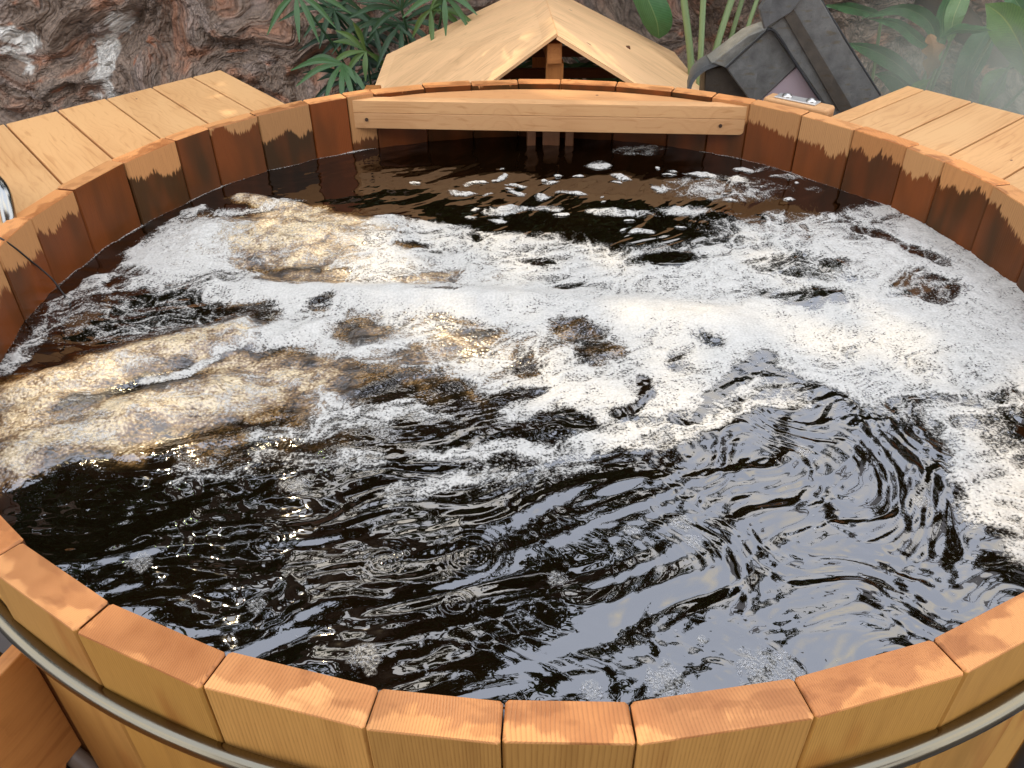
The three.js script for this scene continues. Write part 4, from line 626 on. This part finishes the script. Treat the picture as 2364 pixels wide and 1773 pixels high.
tree('tree at the right beyond the broad leaves', [4.6, GROUND, -3.6], [3.9, 2.4, -2.9], [1.3, 1.2, 1.4], 2500, 40, 44, canopyMats[1]);

// the house the photograph is taken from: a covered porch over the near side of the tub
{
  const o = thing('covered_porch', 'timber porch roof and house wall behind the camera, outside the picture', 'porch'), boards = tint(deckTex, [0.5, 0.42, 0.36], 0.7), plaster = new THREE.MeshStandardMaterial({ color: rgb(0.42, 0.36, 0.29), roughness: 0.85 });
  part('roof', box(9, 0.16, 3.6, 0.02).translate(0.5, 3.0, 5.6), boards, o);
  part('wall', box(9, 4, 0.25, 0.01).translate(0.5, 0.9, 7.5), plaster, o);
  for (const x of [-3.2, 4.2]) part('post', box(0.14, 3.95, 0.14, 0.01).translate(x, 0.95, 4.0), boards, o);
}

{
  const o = thing('shade_sail', 'grey shade sail stretched overhead beyond the right deck, seen only mirrored in the water', 'shade sail'), A = [[2.0, 3.0, -1.5], [3.3, 2.9, -1.0], [3.0, 3.1, -2.3]].map(v3), t = new Tris(), N = 14;
  const P = (i, j) => { const a = i / N, b = j / N, c = 1 - a - b, p = new THREE.Vector3().addScaledVector(A[0], a).addScaledVector(A[1], b).addScaledVector(A[2], c); p.y -= 0.9 * (a * b + b * c + c * a) * 0.4; const m = A[0].clone().add(A[1]).add(A[2]).multiplyScalar(1 / 3); return p.lerp(m, 0.5 * (a * b * (c < 0.2 ? 1 : 0.3) + b * c * (a < 0.2 ? 1 : 0.3) + c * a * (b < 0.2 ? 1 : 0.3))).toArray(); };
  for (let i = 0; i < N; i++) for (let j = 0; i + j < N; j++) { t.tri(P(i, j), P(i + 1, j), P(i, j + 1), [i, j], [i + 1, j], [i, j + 1]); if (i + j < N - 1) t.tri(P(i + 1, j), P(i + 1, j + 1), P(i, j + 1), [i + 1, j], [i + 1, j + 1], [i, j + 1]); }
  const fabric = new THREE.MeshPhysicalMaterial({ color: rgb(0.40, 0.41, 0.44), roughness: 0.95, side: THREE.DoubleSide, transmission: 0.5, thickness: 0 });
  part('fabric', t.done(), fabric, o);
  const pole = new THREE.MeshStandardMaterial({ color: rgb(0.2, 0.2, 0.2), roughness: 0.5, metalness: 0.6 });
  part('pole', tube([[3.5, GROUND, -0.9], [3.33, 3.0, -1.0]], 0.04, 4, 10), pole, o); part('pole', tube([[3.1, GROUND, -2.5], [3.03, 3.2, -2.33]], 0.04, 4, 10), pole, o); part('pole', tube([[2.2, GROUND, -2.6], [1.98, 3.1, -1.52]], 0.04, 4, 10), pole, o);
}
tree('dense dark shrub crown rising above the left deck', [-0.35, GROUND, -2.25], [-2.2, 1.3, -1.9], [0.7, 1.0, 0.18], 11000, 200, 46, canopyMats[0], 0.5);
tree('dense dark shrub crown rising above the broad leaves at the right', [2.2, GROUND, -2.25], [0.7, 0.55, -2.05], [2.0, 0.26, 0.16], 12000, 240, 48, canopyMats[0], 0.5);
tree('leaning tree whose crown hangs over the far left side of the tub', [-3.4, GROUND, -3.6], [-0.75, 4.6, -2.0], [0.95, 0.5, 0.95], 1000, 30, 47, canopyMats[0]);
tree('dark hedge-like tree beyond the rock wall behind the shelter', [-0.6, GROUND, -5.2], [-0.6, 2.05, -4.7], [3.0, 0.85, 0.5], 9000, 160, 49, canopyMats[0]);
tree('slim tree whose upper crown stands between the two trees at left', [-4.0, GROUND, -3.2], [-2.85, 4.35, -2.15], [0.75, 0.5, 0.7], 620, 18, 50, canopyMats[0]);

renderer.render(scene, camera);
